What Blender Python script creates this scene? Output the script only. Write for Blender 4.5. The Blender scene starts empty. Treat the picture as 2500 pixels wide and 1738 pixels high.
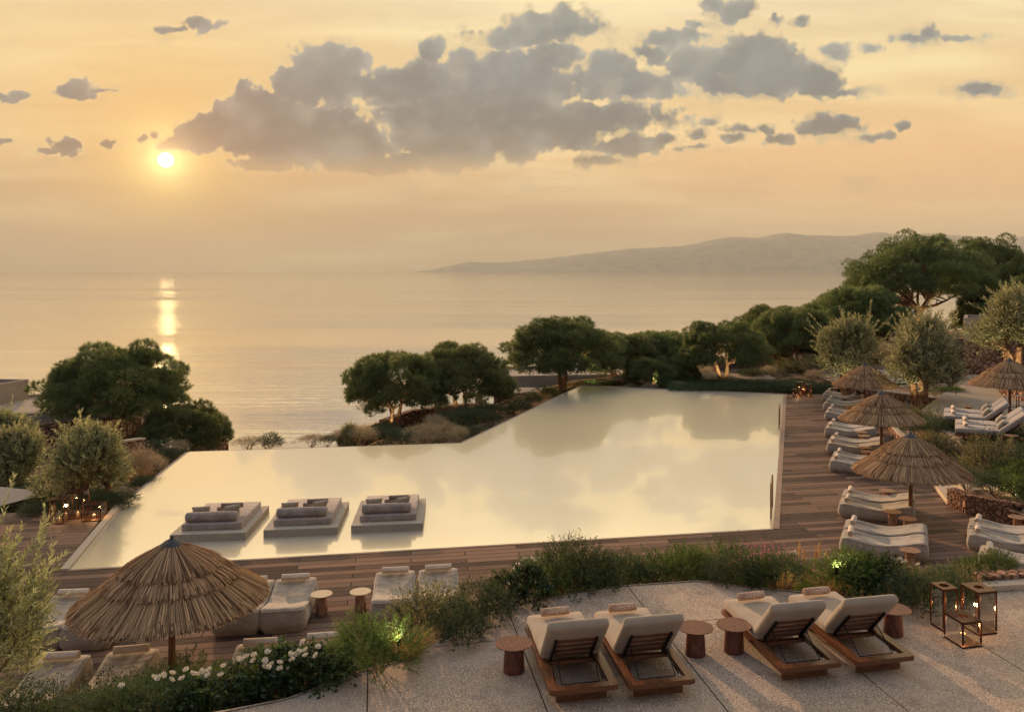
import bpy, bmesh, math, random
import numpy as np
from mathutils import Vector, Matrix
R = math.radians
SC = bpy.context.scene
COL = SC.collection

# ------------------------------------------------------------------ camera
FPX, CX, HY, CAMZ = 2100.0, 1400.0, 663.0, 6.9      # focal length, principal column, horizon row (2500 px wide photo)
cam_data = bpy.data.cameras.new("camera")
cam = bpy.data.objects.new("camera", cam_data)
COL.objects.link(cam)
cam.location = (0, 0, CAMZ)
cam.rotation_euler = (R(90), 0, 0)
cam_data.sensor_width = 36
cam_data.lens = 36 * FPX / 2500
cam_data.shift_x = (1250 - CX) / 2500
cam_data.shift_y = -(869 - HY) / 2500
cam_data.clip_start = 0.1
cam_data.clip_end = 120000
SC.camera = cam
SC.view_settings.view_transform = 'Standard'
SC.view_settings.look = 'None'
SC.view_settings.gamma = 1
SC.view_settings.exposure = 0.12
SC.cycles.max_bounces = 8
SC.cycles.transparent_max_bounces = 12
SC.cycles.volume_bounces = 0
SC.cycles.sample_clamp_indirect = 6
SC.cycles.sample_clamp_direct = 0
SC.cycles.caustics_reflective = False
SC.cycles.caustics_refractive = False
SC.cycles.use_denoising = True
SC.cycles.denoiser = 'OPENIMAGEDENOISE'
SC.cycles.denoising_input_passes = 'RGB_ALBEDO_NORMAL'
SC.cycles.denoising_prefilter = 'ACCURATE'
SC.cycles.use_adaptive_sampling = True
SC.cycles.adaptive_threshold = .015
SC.cycles.volume_step_rate = 5

SUNDISC = Vector((-0.474, 1.0, 0.1295)).normalized()
SUN = Vector((-0.474, 1.0, 0.225)).normalized()
sun_el = math.asin(SUN.z)

def srgb(r, g, b, k=1.0):
    f = lambda c: ((c / 255 + 0.055) / 1.055) ** 2.4 if c > 10 else c / 255 / 12.92
    return (f(r) * k, f(g) * k, f(b) * k, 1.0)

class NT:
    """small node builder"""
    def __init__(s, tree):
        s.t = tree; s.n = tree.nodes; s.l = tree.links
    def new(s, kind, **kw):
        n = s.n.new(kind)
        for k, v in kw.items(): setattr(n, k, v)
        return n
    def put(s, sock, v):
        if isinstance(v, bpy.types.NodeSocket): s.l.new(v, sock)
        elif v is not None: sock.default_value = v
    def m(s, op, a, b=None, c=None, clamp=False):
        n = s.n.new('ShaderNodeMath'); n.operation = op; n.use_clamp = clamp
        s.put(n.inputs[0], a); s.put(n.inputs[1], b); s.put(n.inputs[2], c)
        return n.outputs[0]
    def v(s, op, a, b=None, c=None):
        n = s.n.new('ShaderNodeVectorMath'); n.operation = op
        s.put(n.inputs[0], a); s.put(n.inputs[1], b); s.put(n.inputs[2], c)
        return n.outputs['Value'] if op in ('LENGTH', 'DOT_PRODUCT', 'DISTANCE') else n.outputs['Vector']
    def noise(s, vec, scale, detail=4, rough=.5, dist=0, dim='3D', color=False):
        n = s.n.new('ShaderNodeTexNoise'); n.noise_dimensions = dim
        s.put(n.inputs['Vector'], vec); s.put(n.inputs['Scale'], scale)
        n.inputs['Detail'].default_value = detail; n.inputs['Roughness'].default_value = rough
        n.inputs['Distortion'].default_value = dist
        return n.outputs['Color' if color else 'Fac']
    def vor(s, vec, scale, feature='F1', out='Distance', rnd=1):
        n = s.n.new('ShaderNodeTexVoronoi'); n.feature = feature
        s.put(n.inputs['Vector'], vec); s.put(n.inputs['Scale'], scale)
        n.inputs['Randomness'].default_value = rnd
        return n.outputs[out]
    def ramp(s, fac, stops, interp='LINEAR'):
        n = s.n.new('ShaderNodeValToRGB'); e = n.color_ramp.elements
        n.color_ramp.interpolation = interp
        while len(e) < len(stops): e.new(0.5)
        for el, (p, c) in zip(e, stops): el.position = p; el.color = c
        s.put(n.inputs[0], fac)
        return n.outputs[0]
    def mix(s, fac, a, b, mode='MIX'):
        n = s.n.new('ShaderNodeMix'); n.data_type = 'RGBA'; n.blend_type = mode
        s.put(n.inputs[0], fac); s.put(n.inputs[6], a); s.put(n.inputs[7], b)
        return n.outputs[2]
    def smooth(s, x, lo, hi, a=0., b=1.):
        n = s.n.new('ShaderNodeMapRange'); n.interpolation_type = 'SMOOTHSTEP'
        s.put(n.inputs[0], x)
        for i, q in zip((1, 2, 3, 4), (lo, hi, a, b)): n.inputs[i].default_value = q
        return n.outputs[0]
    def comb(s, x, y, z):
        n = s.n.new('ShaderNodeCombineXYZ')
        s.put(n.inputs[0], x); s.put(n.inputs[1], y); s.put(n.inputs[2], z)
        return n.outputs[0]

# ------------------------------------------------------------------ world: sunset sky with cumulus
world = bpy.data.worlds.new("World")
SC.world = world
world.use_nodes = True
w = NT(world.node_tree)
w.n.clear()
D = w.new('ShaderNodeTexCoord').outputs['Generated']
sp = w.new('ShaderNodeSeparateXYZ'); w.put(sp.inputs[0], D)
dx, dy, dz = sp.outputs
te = w.m('DIVIDE', dz, w.m('MAXIMUM', w.m('SQRT', w.m('ADD', w.m('MULTIPLY', dx, dx), w.m('MULTIPLY', dy, dy))), .02))
yy = w.m('MAXIMUM', dy, .05)
U = w.m('MULTIPLY_ADD', w.m('DIVIDE', dx, yy), 2.1, 1.4)      # a gnomonic chart of the sky round the north
V = w.m('MULTIPLY_ADD', w.m('DIVIDE', dz, yy), -2.1, .663)
P = w.comb(U, V, 0)
L = lambda *a: srgb(*a)
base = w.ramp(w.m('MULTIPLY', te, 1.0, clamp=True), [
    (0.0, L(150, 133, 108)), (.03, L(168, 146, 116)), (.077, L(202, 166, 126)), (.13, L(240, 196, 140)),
    (.19, L(243, 208, 150)), (.25, L(244, 218, 165)), (.31, L(243, 224, 184)), (.37, L(255, 220, 150, 2.2)), (.47, L(255, 214, 150, 3.3)), (.60, L(250, 216, 164, 2.0)),  # unseen bright band above the frame, added to light the pool
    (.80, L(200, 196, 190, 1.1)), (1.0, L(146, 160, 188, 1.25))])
# low haze bands and high streaks
st = w.noise(w.v('MULTIPLY', P, (1.1, 9, 1)), 1.0, 5, .55, .4)
st2 = w.noise(w.v('MULTIPLY', P, (.9, 1.4, 1)), 1.3, 2, .5)
base = w.mix(w.smooth(st, .38, .70, 0, .55), base, L(255, 236, 182))
base = w.mix(w.smooth(st, .60, .36, 0, .34), base, L(218, 186, 142))
warmR = w.m('MULTIPLY', w.smooth(U, 1.1, 2.3), w.smooth(te, .0, .09))
warmR = w.m('MULTIPLY', warmR, w.smooth(te, .22, .1))
base = w.mix(w.m('MULTIPLY', warmR, .6), base, L(250, 198, 140))
base = w.mix(w.m('MULTIPLY', w.smooth(st2, .45, .65), w.smooth(te, .2, .03, 0, .35)), base, L(196, 160, 134))
# sun glow
S = tuple(SUNDISC)
Dn = w.v('NORMALIZE', D)
dist = w.v('LENGTH', w.v('SUBTRACT', Dn, S))
g1 = w.m('POWER', 2.718, w.m('MULTIPLY', dist, -42.0))
g2 = w.m('POWER', 2.718, w.m('MULTIPLY', dist, -9.0))
glow = w.mix(1.0, base, w.v('SCALE', (1, 1, 1)), 'MIX') if False else base
sky0 = w.mix(w.m('MULTIPLY', g2, .8, clamp=True), base, L(255, 190, 104))
sky0 = w.mix(w.m('MULTIPLY', g1, 1.25, clamp=True), sky0, L(255, 226, 140, 1.15))

# cumulus: (column, row, half width, half height) on the chart, in thousandths
CL = [(800,180,92,84),(862,152,40,40),(792,150,46,42),(740,215,72,60),(592,222,24,30),(625,292,100,66),(520,318,78,42),(450,350,86,26),
(700,320,185,88),(850,352,120,54),(1048,124,34,36),(1040,205,126,52),(950,225,120,38),(1132,165,48,42),(1240,172,62,52),
(1308,150,40,34),(1180,232,160,84),(1255,220,160,70),(1120,305,200,82),(1105,365,110,58),(1440,288,205,36),(1300,322,180,54),
(1270,366,60,34),(1392,56,52,42),(1295,88,130,34),(1432,72,40,22),(1300,62,60,30),(1352,136,62,36),(1478,184,62,54),
(1535,210,140,40),(1640,98,58,24),(1588,132,40,26),(1692,88,42,18),(1702,158,76,52),(1850,152,112,64),(1800,204,106,32),
(1905,186,92,50),(1990,202,74,38),(2056,222,56,11),(1792,30,50,30),(1745,16,32,20),(1722,62,40,9),(1894,50,12,9),(1958,55,16,9),
(2032,128,32,18),(2130,120,20,9),(2225,92,50,12),(2262,84,30,15),(2335,88,60,6),(2390,224,54,16),(1540,352,82,24),
(1605,340,64,14),(1450,394,60,13),(1704,332,34,13),(1728,297,16,8),(1812,318,46,7),(1868,315,20,12),(1790,338,32,8),
(1910,336,34,15),(2008,312,62,26),(2062,298,42,20),(2140,333,38,9),(2204,312,20,11),(1690,362,36,6),(500,62,62,15),
(430,78,32,9),(386,76,16,9),(180,226,52,22),(202,208,26,16),(240,228,46,7),(22,235,46,11),(160,360,36,24),(128,372,50,9),
(276,352,34,12),(346,334,14,10),(378,334,16,10),(5,350,28,9),(640,398,80,20),(880,400,110,30),(1000,400,80,22)]
wv = w.noise(P, 9.0, 3, .6, color=True, dim='2D')
wv2 = w.noise(P, 36.0, 3, .55, color=True, dim='2D')
Pw = w.v('MULTIPLY_ADD', w.v('SUBTRACT', wv, (.5, .5, .5)), (.055, .040, 0), P)
Pp = w.v('MULTIPLY_ADD', w.v('SUBTRACT', wv2, (.5, .5, .5)), (.016, .014, 0), P)
Pw = w.v('MULTIPLY_ADD', w.v('SUBTRACT', wv2, (.5, .5, .5)), (.014, .011, 0), Pw)
best = None
for cx, cy, rx, ry in CL:
    rx *= 1.06; ry *= 1.06
    q = w.v('LENGTH', w.v('MULTIPLY_ADD', Pw, (1000 / rx, 1000 / ry, 0), (-cx / rx, -cy / ry, 0)))
    kk = max(.36, min(1.25, (min(rx, ry) / 48) ** .6)); q = w.m('MULTIPLY_ADD', q, kk, 1 - kk)
    if best is None: best = q
    else:
        n = w.n.new('ShaderNodeMath'); n.operation = 'SMOOTH_MIN'
        w.put(n.inputs[0], best); w.put(n.inputs[1], q); n.inputs[2].default_value = .12
        best = n.outputs[0]
# puffs: inverted cells give the cauliflower edge
puff = w.vor(Pp, 24.0, 'SMOOTH_F1', rnd=1)
puff2 = w.vor(Pp, 60.0, 'SMOOTH_F1')
fb = w.noise(P, 30.0, 5, .62, dim='2D')
f = w.m('ADD', w.m('MULTIPLY_ADD', puff, .62, best), w.m('MULTIPLY_ADD', puff2, .42, w.m('MULTIPLY', fb, .34)))
f = w.m('SUBTRACT', f, .73)
soft = w.noise(w.v('MULTIPLY', P, (1, 2.2, 1)), 7.0, 3, .5, dim='2D')
width = w.m('MULTIPLY_ADD', w.smooth(soft, .40, .66), .42, .16)
cov = w.smooth(w.m('DIVIDE', w.m('SUBTRACT', f, .84), width), 1.0, .0)
# relief: backlit, so the body is dark and smooth, crowns and rims take the light
pu = w.vor(w.v('ADD', Pp, (-.003, -.008, 0)), 24.0, 'SMOOTH_F1', rnd=1)
pu2 = w.vor(w.v('ADD', Pp, (-.002, -.004, 0)), 60.0, 'SMOOTH_F1')
slope = w.m('MULTIPLY_ADD', w.m('SUBTRACT', pu, puff), 1.5, w.m('MULTIPLY', w.m('SUBTRACT', pu2, puff2), .5))
ccol = w.ramp(V, [(0.0, L(160, 160, 152)), (.12, L(166, 169, 164)), (.2, L(142, 147, 148)), (.30, L(124, 124, 122)), (.40, L(156, 138, 118))])
puff3 = w.vor(w.v('ADD', Pw, (.004, .018, 0)), 10.5, 'SMOOTH_F1', rnd=1)
ccol = w.mix(w.smooth(puff3, .42, .10, 0, .7), ccol, L(186, 182, 168))
ccol = w.mix(w.smooth(puff3, .40, .75, 0, .5), ccol, L(104, 108, 110))
body = w.smooth(f, .95, .45)
ccol = w.mix(w.m('MULTIPLY', body, .36), ccol, L(112, 117, 119))
edge = w.smooth(f, .42, .86)
ccol = w.mix(w.m('MULTIPLY', w.m('MULTIPLY', w.m('SUBTRACT', .46, puff2, clamp=True), 1.5), w.m('MULTIPLY_ADD', edge, .7, .03)), ccol, L(192, 186, 168))
ccol = w.mix(w.m('MULTIPLY', w.m('MULTIPLY', w.m('SUBTRACT', .40, puff, clamp=True), 1.4), w.m('MULTIPLY_ADD', edge, .7, .12)), ccol, L(198, 190, 168))
ccol = w.mix(w.m('MULTIPLY', w.m('MULTIPLY', slope, w.m('MULTIPLY_ADD', edge, .8, .25)), 1.0, clamp=True), ccol, L(206, 200, 184))
ccol = w.mix(w.m('MULTIPLY', slope, -.55, clamp=True), ccol, L(102, 104, 106))
rim = w.m('MULTIPLY', w.smooth(f, .74, .92), w.m('MULTIPLY_ADD', g2, 1.3, .5))
ccol = w.mix(w.m('MULTIPLY', rim, .9, clamp=True), ccol, L(255, 222, 158))
ccol = w.mix(w.m('MULTIPLY', g2, .5, clamp=True), ccol, L(222, 152, 96))
front = w.m('GREATER_THAN', dy, .1)
covf = w.m('MULTIPLY', w.m('MULTIPLY', cov, front), w.smooth(V, .47, .36, .0, .94))
# faint far veils under the cumulus
veil = w.noise(w.v('MULTIPLY', P, (3.5, 9, 1)), 1.6, 5, .6)
vm = w.m('MULTIPLY', w.smooth(veil, .55, .72), w.m('MULTIPLY', w.smooth(te, .02, .1), w.smooth(te, .34, .2)))
sky1 = w.mix(w.m('MULTIPLY', vm, .3), sky0, L(186, 164, 138))
sky = w.mix(covf, sky1, ccol)
g0 = w.m('MULTIPLY', w.m('POWER', 2.718, w.m('MULTIPLY', dist, -75.0)), 1.6)
halo = w.v('SCALE', (1.0, .66, .28)); w.put(halo.node.inputs['Scale'], g0)
sky = w.v('ADD', sky, halo)
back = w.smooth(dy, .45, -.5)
sky = w.mix(w.m('MULTIPLY', back, .9), sky, L(122, 130, 148))  # unseen sky behind the camera, darkened to deepen contrast
disc = w.smooth(dist, .0080, .0054)
disc = w.m('MULTIPLY', disc, w.m('MULTIPLY_ADD', covf, -.55, 1))
sky = w.mix(disc, sky, (50, 36, 16, 1))
nish = w.new('ShaderNodeTexSky', sky_type='NISHITA'); nish.sun_disc = False
nish.sun_elevation = sun_el; nish.sun_rotation = math.atan2(SUN.x, SUN.y)
zen = w.v('SCALE', nish.outputs[0]); zen.node.inputs['Scale'].default_value = .35
below = w.smooth(te, -.02, .0)
sky = w.mix(w.smooth(te, .6, 1.4, 0, .6), sky, zen)
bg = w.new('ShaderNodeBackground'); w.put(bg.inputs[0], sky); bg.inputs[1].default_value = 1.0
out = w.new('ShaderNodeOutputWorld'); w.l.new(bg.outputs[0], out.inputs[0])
world.cycles.sampling_method = 'MANUAL'; world.cycles.sample_map_resolution = 1024

sun_data = bpy.data.lights.new("sun", 'SUN')
sun = bpy.data.objects.new("sun", sun_data); COL.objects.link(sun)
sun.visible_glossy = False      # the disc in the sky is what mirrors in water
sun_data.energy = 6.0; sun_data.angle = R(.9); sun_data.color = (1.0, .64, .38)
sun.rotation_euler = SUN.to_track_quat('Z', 'Y').to_euler()

# ------------------------------------------------------------------ helpers
def W(px, py, z=0.0):
    """ground point of height z seen at photo pixel (px, py)"""
    Y = FPX * (CAMZ - z) / (py - HY)
    return Vector(((px - CX) * Y / FPX, Y, z))

def PT(px, py, Y):
    """point at distance Y seen at photo pixel (px, py)"""
    return Vector(((px - CX) * Y / FPX, Y, CAMZ - (py - HY) * Y / FPX))

def tag(o, label=None, cat=None, group=None, kind=None):
    if label: o['label'] = label
    if cat: o['category'] = cat
    if group: o['group'] = group
    if kind: o['kind'] = kind
    return o

def thing(name, label, cat, loc=(0, 0, 0), rz=0.0, group=None, scale=None):
    o = bpy.data.objects.new(name, None); COL.objects.link(o)
    o.empty_display_size = .2
    o.location = loc; o.rotation_euler = (0, 0, rz)
    if scale is not None: o.scale = scale if hasattr(scale, '__len__') else (scale,) * 3
    return tag(o, label, cat, group)

def link(name, me, mat=None, parent=None):
    o = bpy.data.objects.new(name, me); COL.objects.link(o)
    if mat is not None and len(me.materials) == 0: me.materials.append(mat)
    if parent is not None: o.parent = parent
    return o

def dup(root, loc, rz=None, label=None, group=None, scale=None, rot=None):
    def cp(o, par):
        c = o.copy(); COL.objects.link(c); c.parent = par
        for ch in list(o.children): cp(ch, c)
        return c
    r = cp(root, None)
    r.location = loc
    if rz is not None: r.rotation_euler = (0, 0, rz)
    if rot is not None: r.rotation_euler = rot
    if label: r['label'] = label
    if group: r['group'] = group
    if scale is not None: r.scale = scale if hasattr(scale, '__len__') else (scale,) * 3
    return r

class MB:
    """mesh builder round one bmesh"""
    def __init__(s): s.bm = bmesh.new()
    def box(s, c, size, rot=None, bev=0, seg=2):
        g = bmesh.ops.create_cube(s.bm, size=1)
        vs = g['verts']
        for v in vs: v.co = Vector((v.co.x * size[0], v.co.y * size[1], v.co.z * size[2]))
        if bev:
            es = list({e for v in vs for e in v.link_edges})
            r = bmesh.ops.bevel(s.bm, geom=es, offset=bev, segments=seg, affect='EDGES', profile=.5)
            vs = list({v for f in r['faces'] for v in f.verts} | {v for v in vs if v.is_valid})
            vs = list({v for x in vs for f in x.link_faces for v in f.verts})
        M = (Matrix.Translation(Vector(c)) @ (rot.to_4x4() if rot is not None else Matrix()))
        for v in vs: v.co = M @ v.co
        return vs
    def prism(s, pts, z0, z1):
        a = [s.bm.verts.new((p[0], p[1], z0)) for p in pts]
        b = [s.bm.verts.new((p[0], p[1], z1)) for p in pts]
        n = len(pts)
        s.bm.faces.new(b); s.bm.faces.new(a[::-1])
        for i in range(n): s.bm.faces.new((a[i], a[(i + 1) % n], b[(i + 1) % n], b[i]))
    def poly(s, pts, z=None):
        s.bm.faces.new([s.bm.verts.new((p[0], p[1], p[2] if z is None else z)) for p in pts])
    def tube(s, pts, rad, seg=8, cap=True, closed=False):
        pts = [Vector(p) for p in pts]; n = len(pts)
        if not hasattr(rad, '__len__'): rad = [rad] * n
        rings = []; ref = None
        for i, p in enumerate(pts):
            if closed: t = pts[(i + 1) % n] - pts[i - 1]
            else: t = pts[min(i + 1, n - 1)] - pts[max(i - 1, 0)]
            t.normalize()
            if ref is None:
                ref = t.orthogonal().normalized()
            ref = (ref - t * ref.dot(t)).normalized()
            b = t.cross(ref)
            rings.append([s.bm.verts.new(p + (ref * math.cos(a) + b * math.sin(a)) * rad[i])
                          for a in [2 * math.pi * k / seg for k in range(seg)]])
        m = n if closed else n - 1
        for i in range(m):
            A, B = rings[i], rings[(i + 1) % n]
            for k in range(seg): s.bm.faces.new((A[k], A[(k + 1) % seg], B[(k + 1) % seg], B[k]))
        if cap and not closed:
            s.bm.faces.new(rings[0][::-1]); s.bm.faces.new(rings[-1])
    def lathe(s, prof, seg=24, c=(0, 0, 0), wob=None):
        rings = []
        for r, z in prof:
            rings.append([s.bm.verts.new((c[0] + (r + (wob(k) * r if wob else 0)) * math.cos(2 * math.pi * k / seg),
                                          c[1] + (r + (wob(k) * r if wob else 0)) * math.sin(2 * math.pi * k / seg), c[2] + z)) for k in range(seg)])
        for A, B in zip(rings, rings[1:]):
            for k in range(seg): s.bm.faces.new((A[k], A[(k + 1) % seg], B[(k + 1) % seg], B[k]))
        s.bm.faces.new(rings[0][::-1]); s.bm.faces.new(rings[-1])
    def mesh(s, name, smooth=True, angle=40):
        bmesh.ops.recalc_face_normals(s.bm, faces=s.bm.faces)
        me = bpy.data.meshes.new(name)
        if smooth:
            for f in s.bm.faces: f.smooth = True
            for e in s.bm.edges:
                if len(e.link_faces) == 2 and e.calc_face_angle(0) > R(angle): e.smooth = False
        s.bm.to_mesh(me); s.bm.free()
        return me
    def obj(s, name, mat, parent=None, smooth=True, angle=40):
        return link(name, s.mesh(name, smooth, angle), mat, parent)

def np_mesh(name, verts, faces, tint=None, smooth=False):
    """faces: (n,k) array of equal-sized faces"""
    me = bpy.data.meshes.new(name)
    n, k = faces.shape
    me.vertices.add(len(verts)); me.vertices.foreach_set('co', np.ascontiguousarray(verts, dtype=np.float32).ravel())
    me.loops.add(n * k); me.loops.foreach_set('vertex_index', np.ascontiguousarray(faces, dtype=np.int32).ravel())
    me.polygons.add(n)
    me.polygons.foreach_set('loop_start', np.arange(0, n * k, k, dtype=np.int32))
    if smooth: me.polygons.foreach_set('use_smooth', np.ones(n, dtype=bool))
    if tint is not None:
        a = me.attributes.new('tint', 'FLOAT', 'POINT'); a.data.foreach_set('value', tint.astype(np.float32))
    me.update(calc_edges=True); me.validate()
    return me

def unit(v): return v / np.maximum(np.linalg.norm(v, axis=-1, keepdims=True), 1e-9)

def blades(p, d, L_, W_, rng, tint):
    """diamond leaf quads: p base (n,3), d direction, L_ length, W_ width"""
    n = len(p); d = unit(d)
    s = unit(np.cross(d, unit(rng.normal(size=(n, 3)))))
    L_ = np.broadcast_to(L_, (n,))[:, None]; W_ = np.broadcast_to(W_, (n,))[:, None]
    up = np.cross(s, d)
    v = np.stack([p, p + d * L_ * .45 + s * W_ * .5, p + d * L_ - up * L_ * .08, p + d * L_ * .45 - s * W_ * .5], 1)
    return v.reshape(-1, 3), np.repeat(tint, 4)

def leaf_mesh(name, parts):
    v = np.concatenate([a for a, b in parts]); t = np.concatenate([b for a, b in parts])
    return np_mesh(name, v, np.arange(len(v)).reshape(-1, 4), t)

# ------------------------------------------------------------------ materials
def material(name):
    m = bpy.data.materials.new(name); m.use_nodes = True
    t = NT(m.node_tree); t.n.clear()
    o = t.new('ShaderNodeOutputMaterial'); t.out = o
    return m, t

def pbr(name, col, rough=.7, bump=None, spec=.4, metal=0.0, extra=None, disp=.002):
    """col(t, pos) -> colour socket or rgba"""
    m, t = material(name)
    pos = t.new('ShaderNodeTexCoord').outputs['Object']
    b = t.new('ShaderNodeBsdfPrincipled')
    c = col(t, pos) if callable(col) else col
    t.put(b.inputs['Base Color'], c)
    r = rough(t, pos) if callable(rough) else rough
    t.put(b.inputs['Roughness'], r)
    b.inputs['Specular IOR Level'].default_value = spec
    b.inputs['Metallic'].default_value = metal
    if bump:
        h = bump(t, pos)
        n = t.new('ShaderNodeBump'); n.inputs['Distance'].default_value = disp; n.inputs['Strength'].default_value = 1
        t.put(n.inputs['Height'], h); t.put(b.inputs['Normal'], n.outputs[0])
    if extra: extra(t, b)
    t.l.new(b.outputs[0], t.out.inputs[0])
    return m

def fabric(name, c1, c2, scale=260, disp=.002):
    return pbr(name, lambda t, p: t.mix(t.smooth(t.m('MULTIPLY_ADD', t.noise(p, scale, 2), .7, t.m('MULTIPLY', t.noise(p, 3.5, 3), .3)), .38, .62), c1, c2),
               .95, lambda t, p: t.m('ADD', t.noise(p, scale, 2), t.m('MULTIPLY', t.noise(p, 9, 3), 6)), .15, disp=disp,
               extra=lambda t, b: (b.inputs['Sheen Weight'].__setattr__('default_value', .25),))

def wood(name, c1, c2, axis=(1, 14, 14), rough=.5, scale=5, gloss=.4):
    def col(t, p):
        q = t.v('MULTIPLY', p, axis)
        a = t.noise(q, scale, 5, .6, .6)
        b = t.noise(t.v('MULTIPLY', q, (1, 3, 3)), scale * 4, 3, .6)
        return t.mix(t.smooth(t.m('MULTIPLY_ADD', b, .35, t.m('MULTIPLY', a, .65)), .36, .66), c1, c2)
    return pbr(name, col, rough, lambda t, p: t.noise(t.v('MULTIPLY', p, axis), scale * 4, 3), gloss, disp=.001)

M = {}
def world_pos(t): return t.new('ShaderNodeNewGeometry').outputs['Position']

# wooden deck: long staggered boards running with the pool's near edge
def deck_boards(t, board=.27, length=2.6, ang=R(10.7)):
    g = world_pos(t)
    rot = t.new('ShaderNodeVectorRotate'); rot.rotation_type = 'Z_AXIS'; t.put(rot.inputs['Vector'], g); rot.inputs['Angle'].default_value = -ang
    br = t.new('ShaderNodeTexBrick'); t.put(br.inputs['Vector'], rot.outputs[0])
    br.offset = .5; br.offset_frequency = 2; br.inputs['Scale'].default_value = 1
    br.inputs['Brick Width'].default_value = length; br.inputs['Row Height'].default_value = board
    br.inputs['Mortar Size'].default_value = .011; br.inputs['Mortar Smooth'].default_value = .1; br.inputs['Bias'].default_value = 0
    br.inputs['Color1'].default_value = (0, 0, 0, 1); br.inputs['Color2'].default_value = (1, 1, 1, 1); br.inputs['Mortar'].default_value = (.5, .5, .5, 1)
    return rot.outputs[0], br.outputs['Color'], br.outputs['Fac']
m, t = material('deck_wood')
q, bc, bf = deck_boards(t)
gr = t.noise(t.v('MULTIPLY', q, (1.2, 26, 1)), 2.2, 6, .62, .5)
wear = t.noise(q, .7, 4, .6)
c = t.mix(t.smooth(t.m('MULTIPLY_ADD', bc, .36, t.m('MULTIPLY', gr, .64)), .25, .75), srgb(66, 50, 42), srgb(140, 110, 91))
c = t.mix(t.smooth(wear, .45, .75, 0, .35), c, srgb(116, 98, 84))
c = t.mix(bf, c, srgb(26, 20, 18))
b = t.new('ShaderNodeBsdfPrincipled'); t.put(b.inputs['Base Color'], c)
t.put(b.inputs['Roughness'], t.smooth(gr, .2, .8, .62, .8)); b.inputs['Specular IOR Level'].default_value = .2
n = t.new('ShaderNodeBump'); n.inputs['Distance'].default_value = .012
t.put(n.inputs['Height'], t.m('MULTIPLY_ADD', gr, .12, t.m('SUBTRACT', 1, bf))); t.put(b.inputs['Normal'], n.outputs[0])
t.l.new(b.outputs[0], t.out.inputs[0]); M['deck'] = m

# terrace: exposed aggregate slabs with dark joints
m, t = material('terrace_aggregate')
g = world_pos(t)
rot = t.new('ShaderNodeVectorRotate'); rot.rotation_type = 'Z_AXIS'; t.put(rot.inputs['Vector'], g); rot.inputs['Angle'].default_value = -R(13)
spx = t.new('ShaderNodeSeparateXYZ'); t.put(spx.inputs[0], rot.outputs[0])
def joint(c, first, step):
    x = t.m('SUBTRACT', c, first - step / 2)
    return t.m('ABSOLUTE', t.m('SUBTRACT', t.m('MODULO', t.m('ADD', x, step * 50), step), step / 2))
j = t.m('MINIMUM', joint(spx.outputs[0], 1.99, 2.08), joint(spx.outputs[1], 12.06, 5.2))
jm = t.smooth(j, .009, .004)
sp1 = t.noise(g, 44, 3, .7); spb = t.noise(g, 66, 2, .6)
big = t.noise(g, .55, 5, .6); mid = t.noise(g, 4, 4, .6)
c = t.mix(t.smooth(sp1, .40, .60), srgb(134, 116, 100), srgb(206, 184, 160))
c = t.mix(t.m('MULTIPLY', t.smooth(spb, .60, .68), .75), c, srgb(66, 56, 52))
c = t.mix(t.m('MULTIPLY', t.smooth(spb, .38, .31), .6), c, srgb(222, 204, 182))
c = t.mix(t.smooth(big, .42, .66, 0, .45), c, srgb(194, 172, 150))
c = t.mix(t.smooth(mid, .48, .72, 0, .42), c, srgb(122, 105, 92))
c = t.mix(jm, c, srgb(30, 26, 26))
b = t.new('ShaderNodeBsdfPrincipled'); t.put(b.inputs['Base Color'], c); b.inputs['Roughness'].default_value = .75; b.inputs['Specular IOR Level'].default_value = .3
n = t.new('ShaderNodeBump'); n.inputs['Distance'].default_value = .006
t.put(n.inputs['Height'], t.m('SUBTRACT', t.m('MULTIPLY_ADD', sp1, .6, t.m('MULTIPLY', spb, .5)), t.m('MULTIPLY', jm, 3))); t.put(b.inputs['Normal'], n.outputs[0])
t.l.new(b.outputs[0], t.out.inputs[0]); M['terrace'] = m

def aggregate(name, c1, c2, s=90):
    return pbr(name, lambda t, p: t.mix(t.smooth(t.noise(world_pos(t), .9, 4), .4, .7, 0, .4), t.mix(t.smooth(t.noise(world_pos(t), s, 2, .6), .36, .64), c1, c2), c1),
               .85, lambda t, p: t.noise(world_pos(t), s, 2), .25, disp=.006)
M['gravel'] = aggregate('pale_gravel', srgb(150, 132, 116), srgb(205, 188, 168), 60)
M['path'] = aggregate('path_aggregate', srgb(140, 126, 110), srgb(200, 182, 158), 70)
M['soil'] = pbr('sandy_soil', lambda t, p: t.mix(t.smooth(t.noise(world_pos(t), 3, 5, .65), .4, .62), srgb(112, 88, 68),
                t.mix(t.smooth(t.noise(world_pos(t), 40, 3), .4, .6), srgb(160, 134, 108), srgb(206, 180, 148))), .95,
                lambda t, p: t.m('ADD', t.noise(world_pos(t), 40, 3), t.m('MULTIPLY', t.noise(world_pos(t), 5, 4), 5)), .1, disp=.02)
M['hillside'] = pbr('dry_hillside', lambda t, p: t.mix(t.smooth(t.noise(world_pos(t), 1.2, 6, .65), .42, .58), srgb(72, 74, 44), srgb(150, 124, 96)), .95,
                lambda t, p: t.noise(world_pos(t), 3, 6, .7), .1, disp=.3)
M['concrete'] = aggregate('cast_concrete', srgb(134, 122, 112), srgb(182, 168, 154), 120)
M['pale_concrete'] = aggregate('pale_concrete', srgb(170, 158, 138), srgb(206, 194, 172), 60)
M['coping'] = aggregate('coping_stone', srgb(140, 118, 100), srgb(178, 154, 130), 60)
M['kerb'] = aggregate('pale_kerb', srgb(186, 166, 142), srgb(214, 196, 170), 60)

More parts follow.
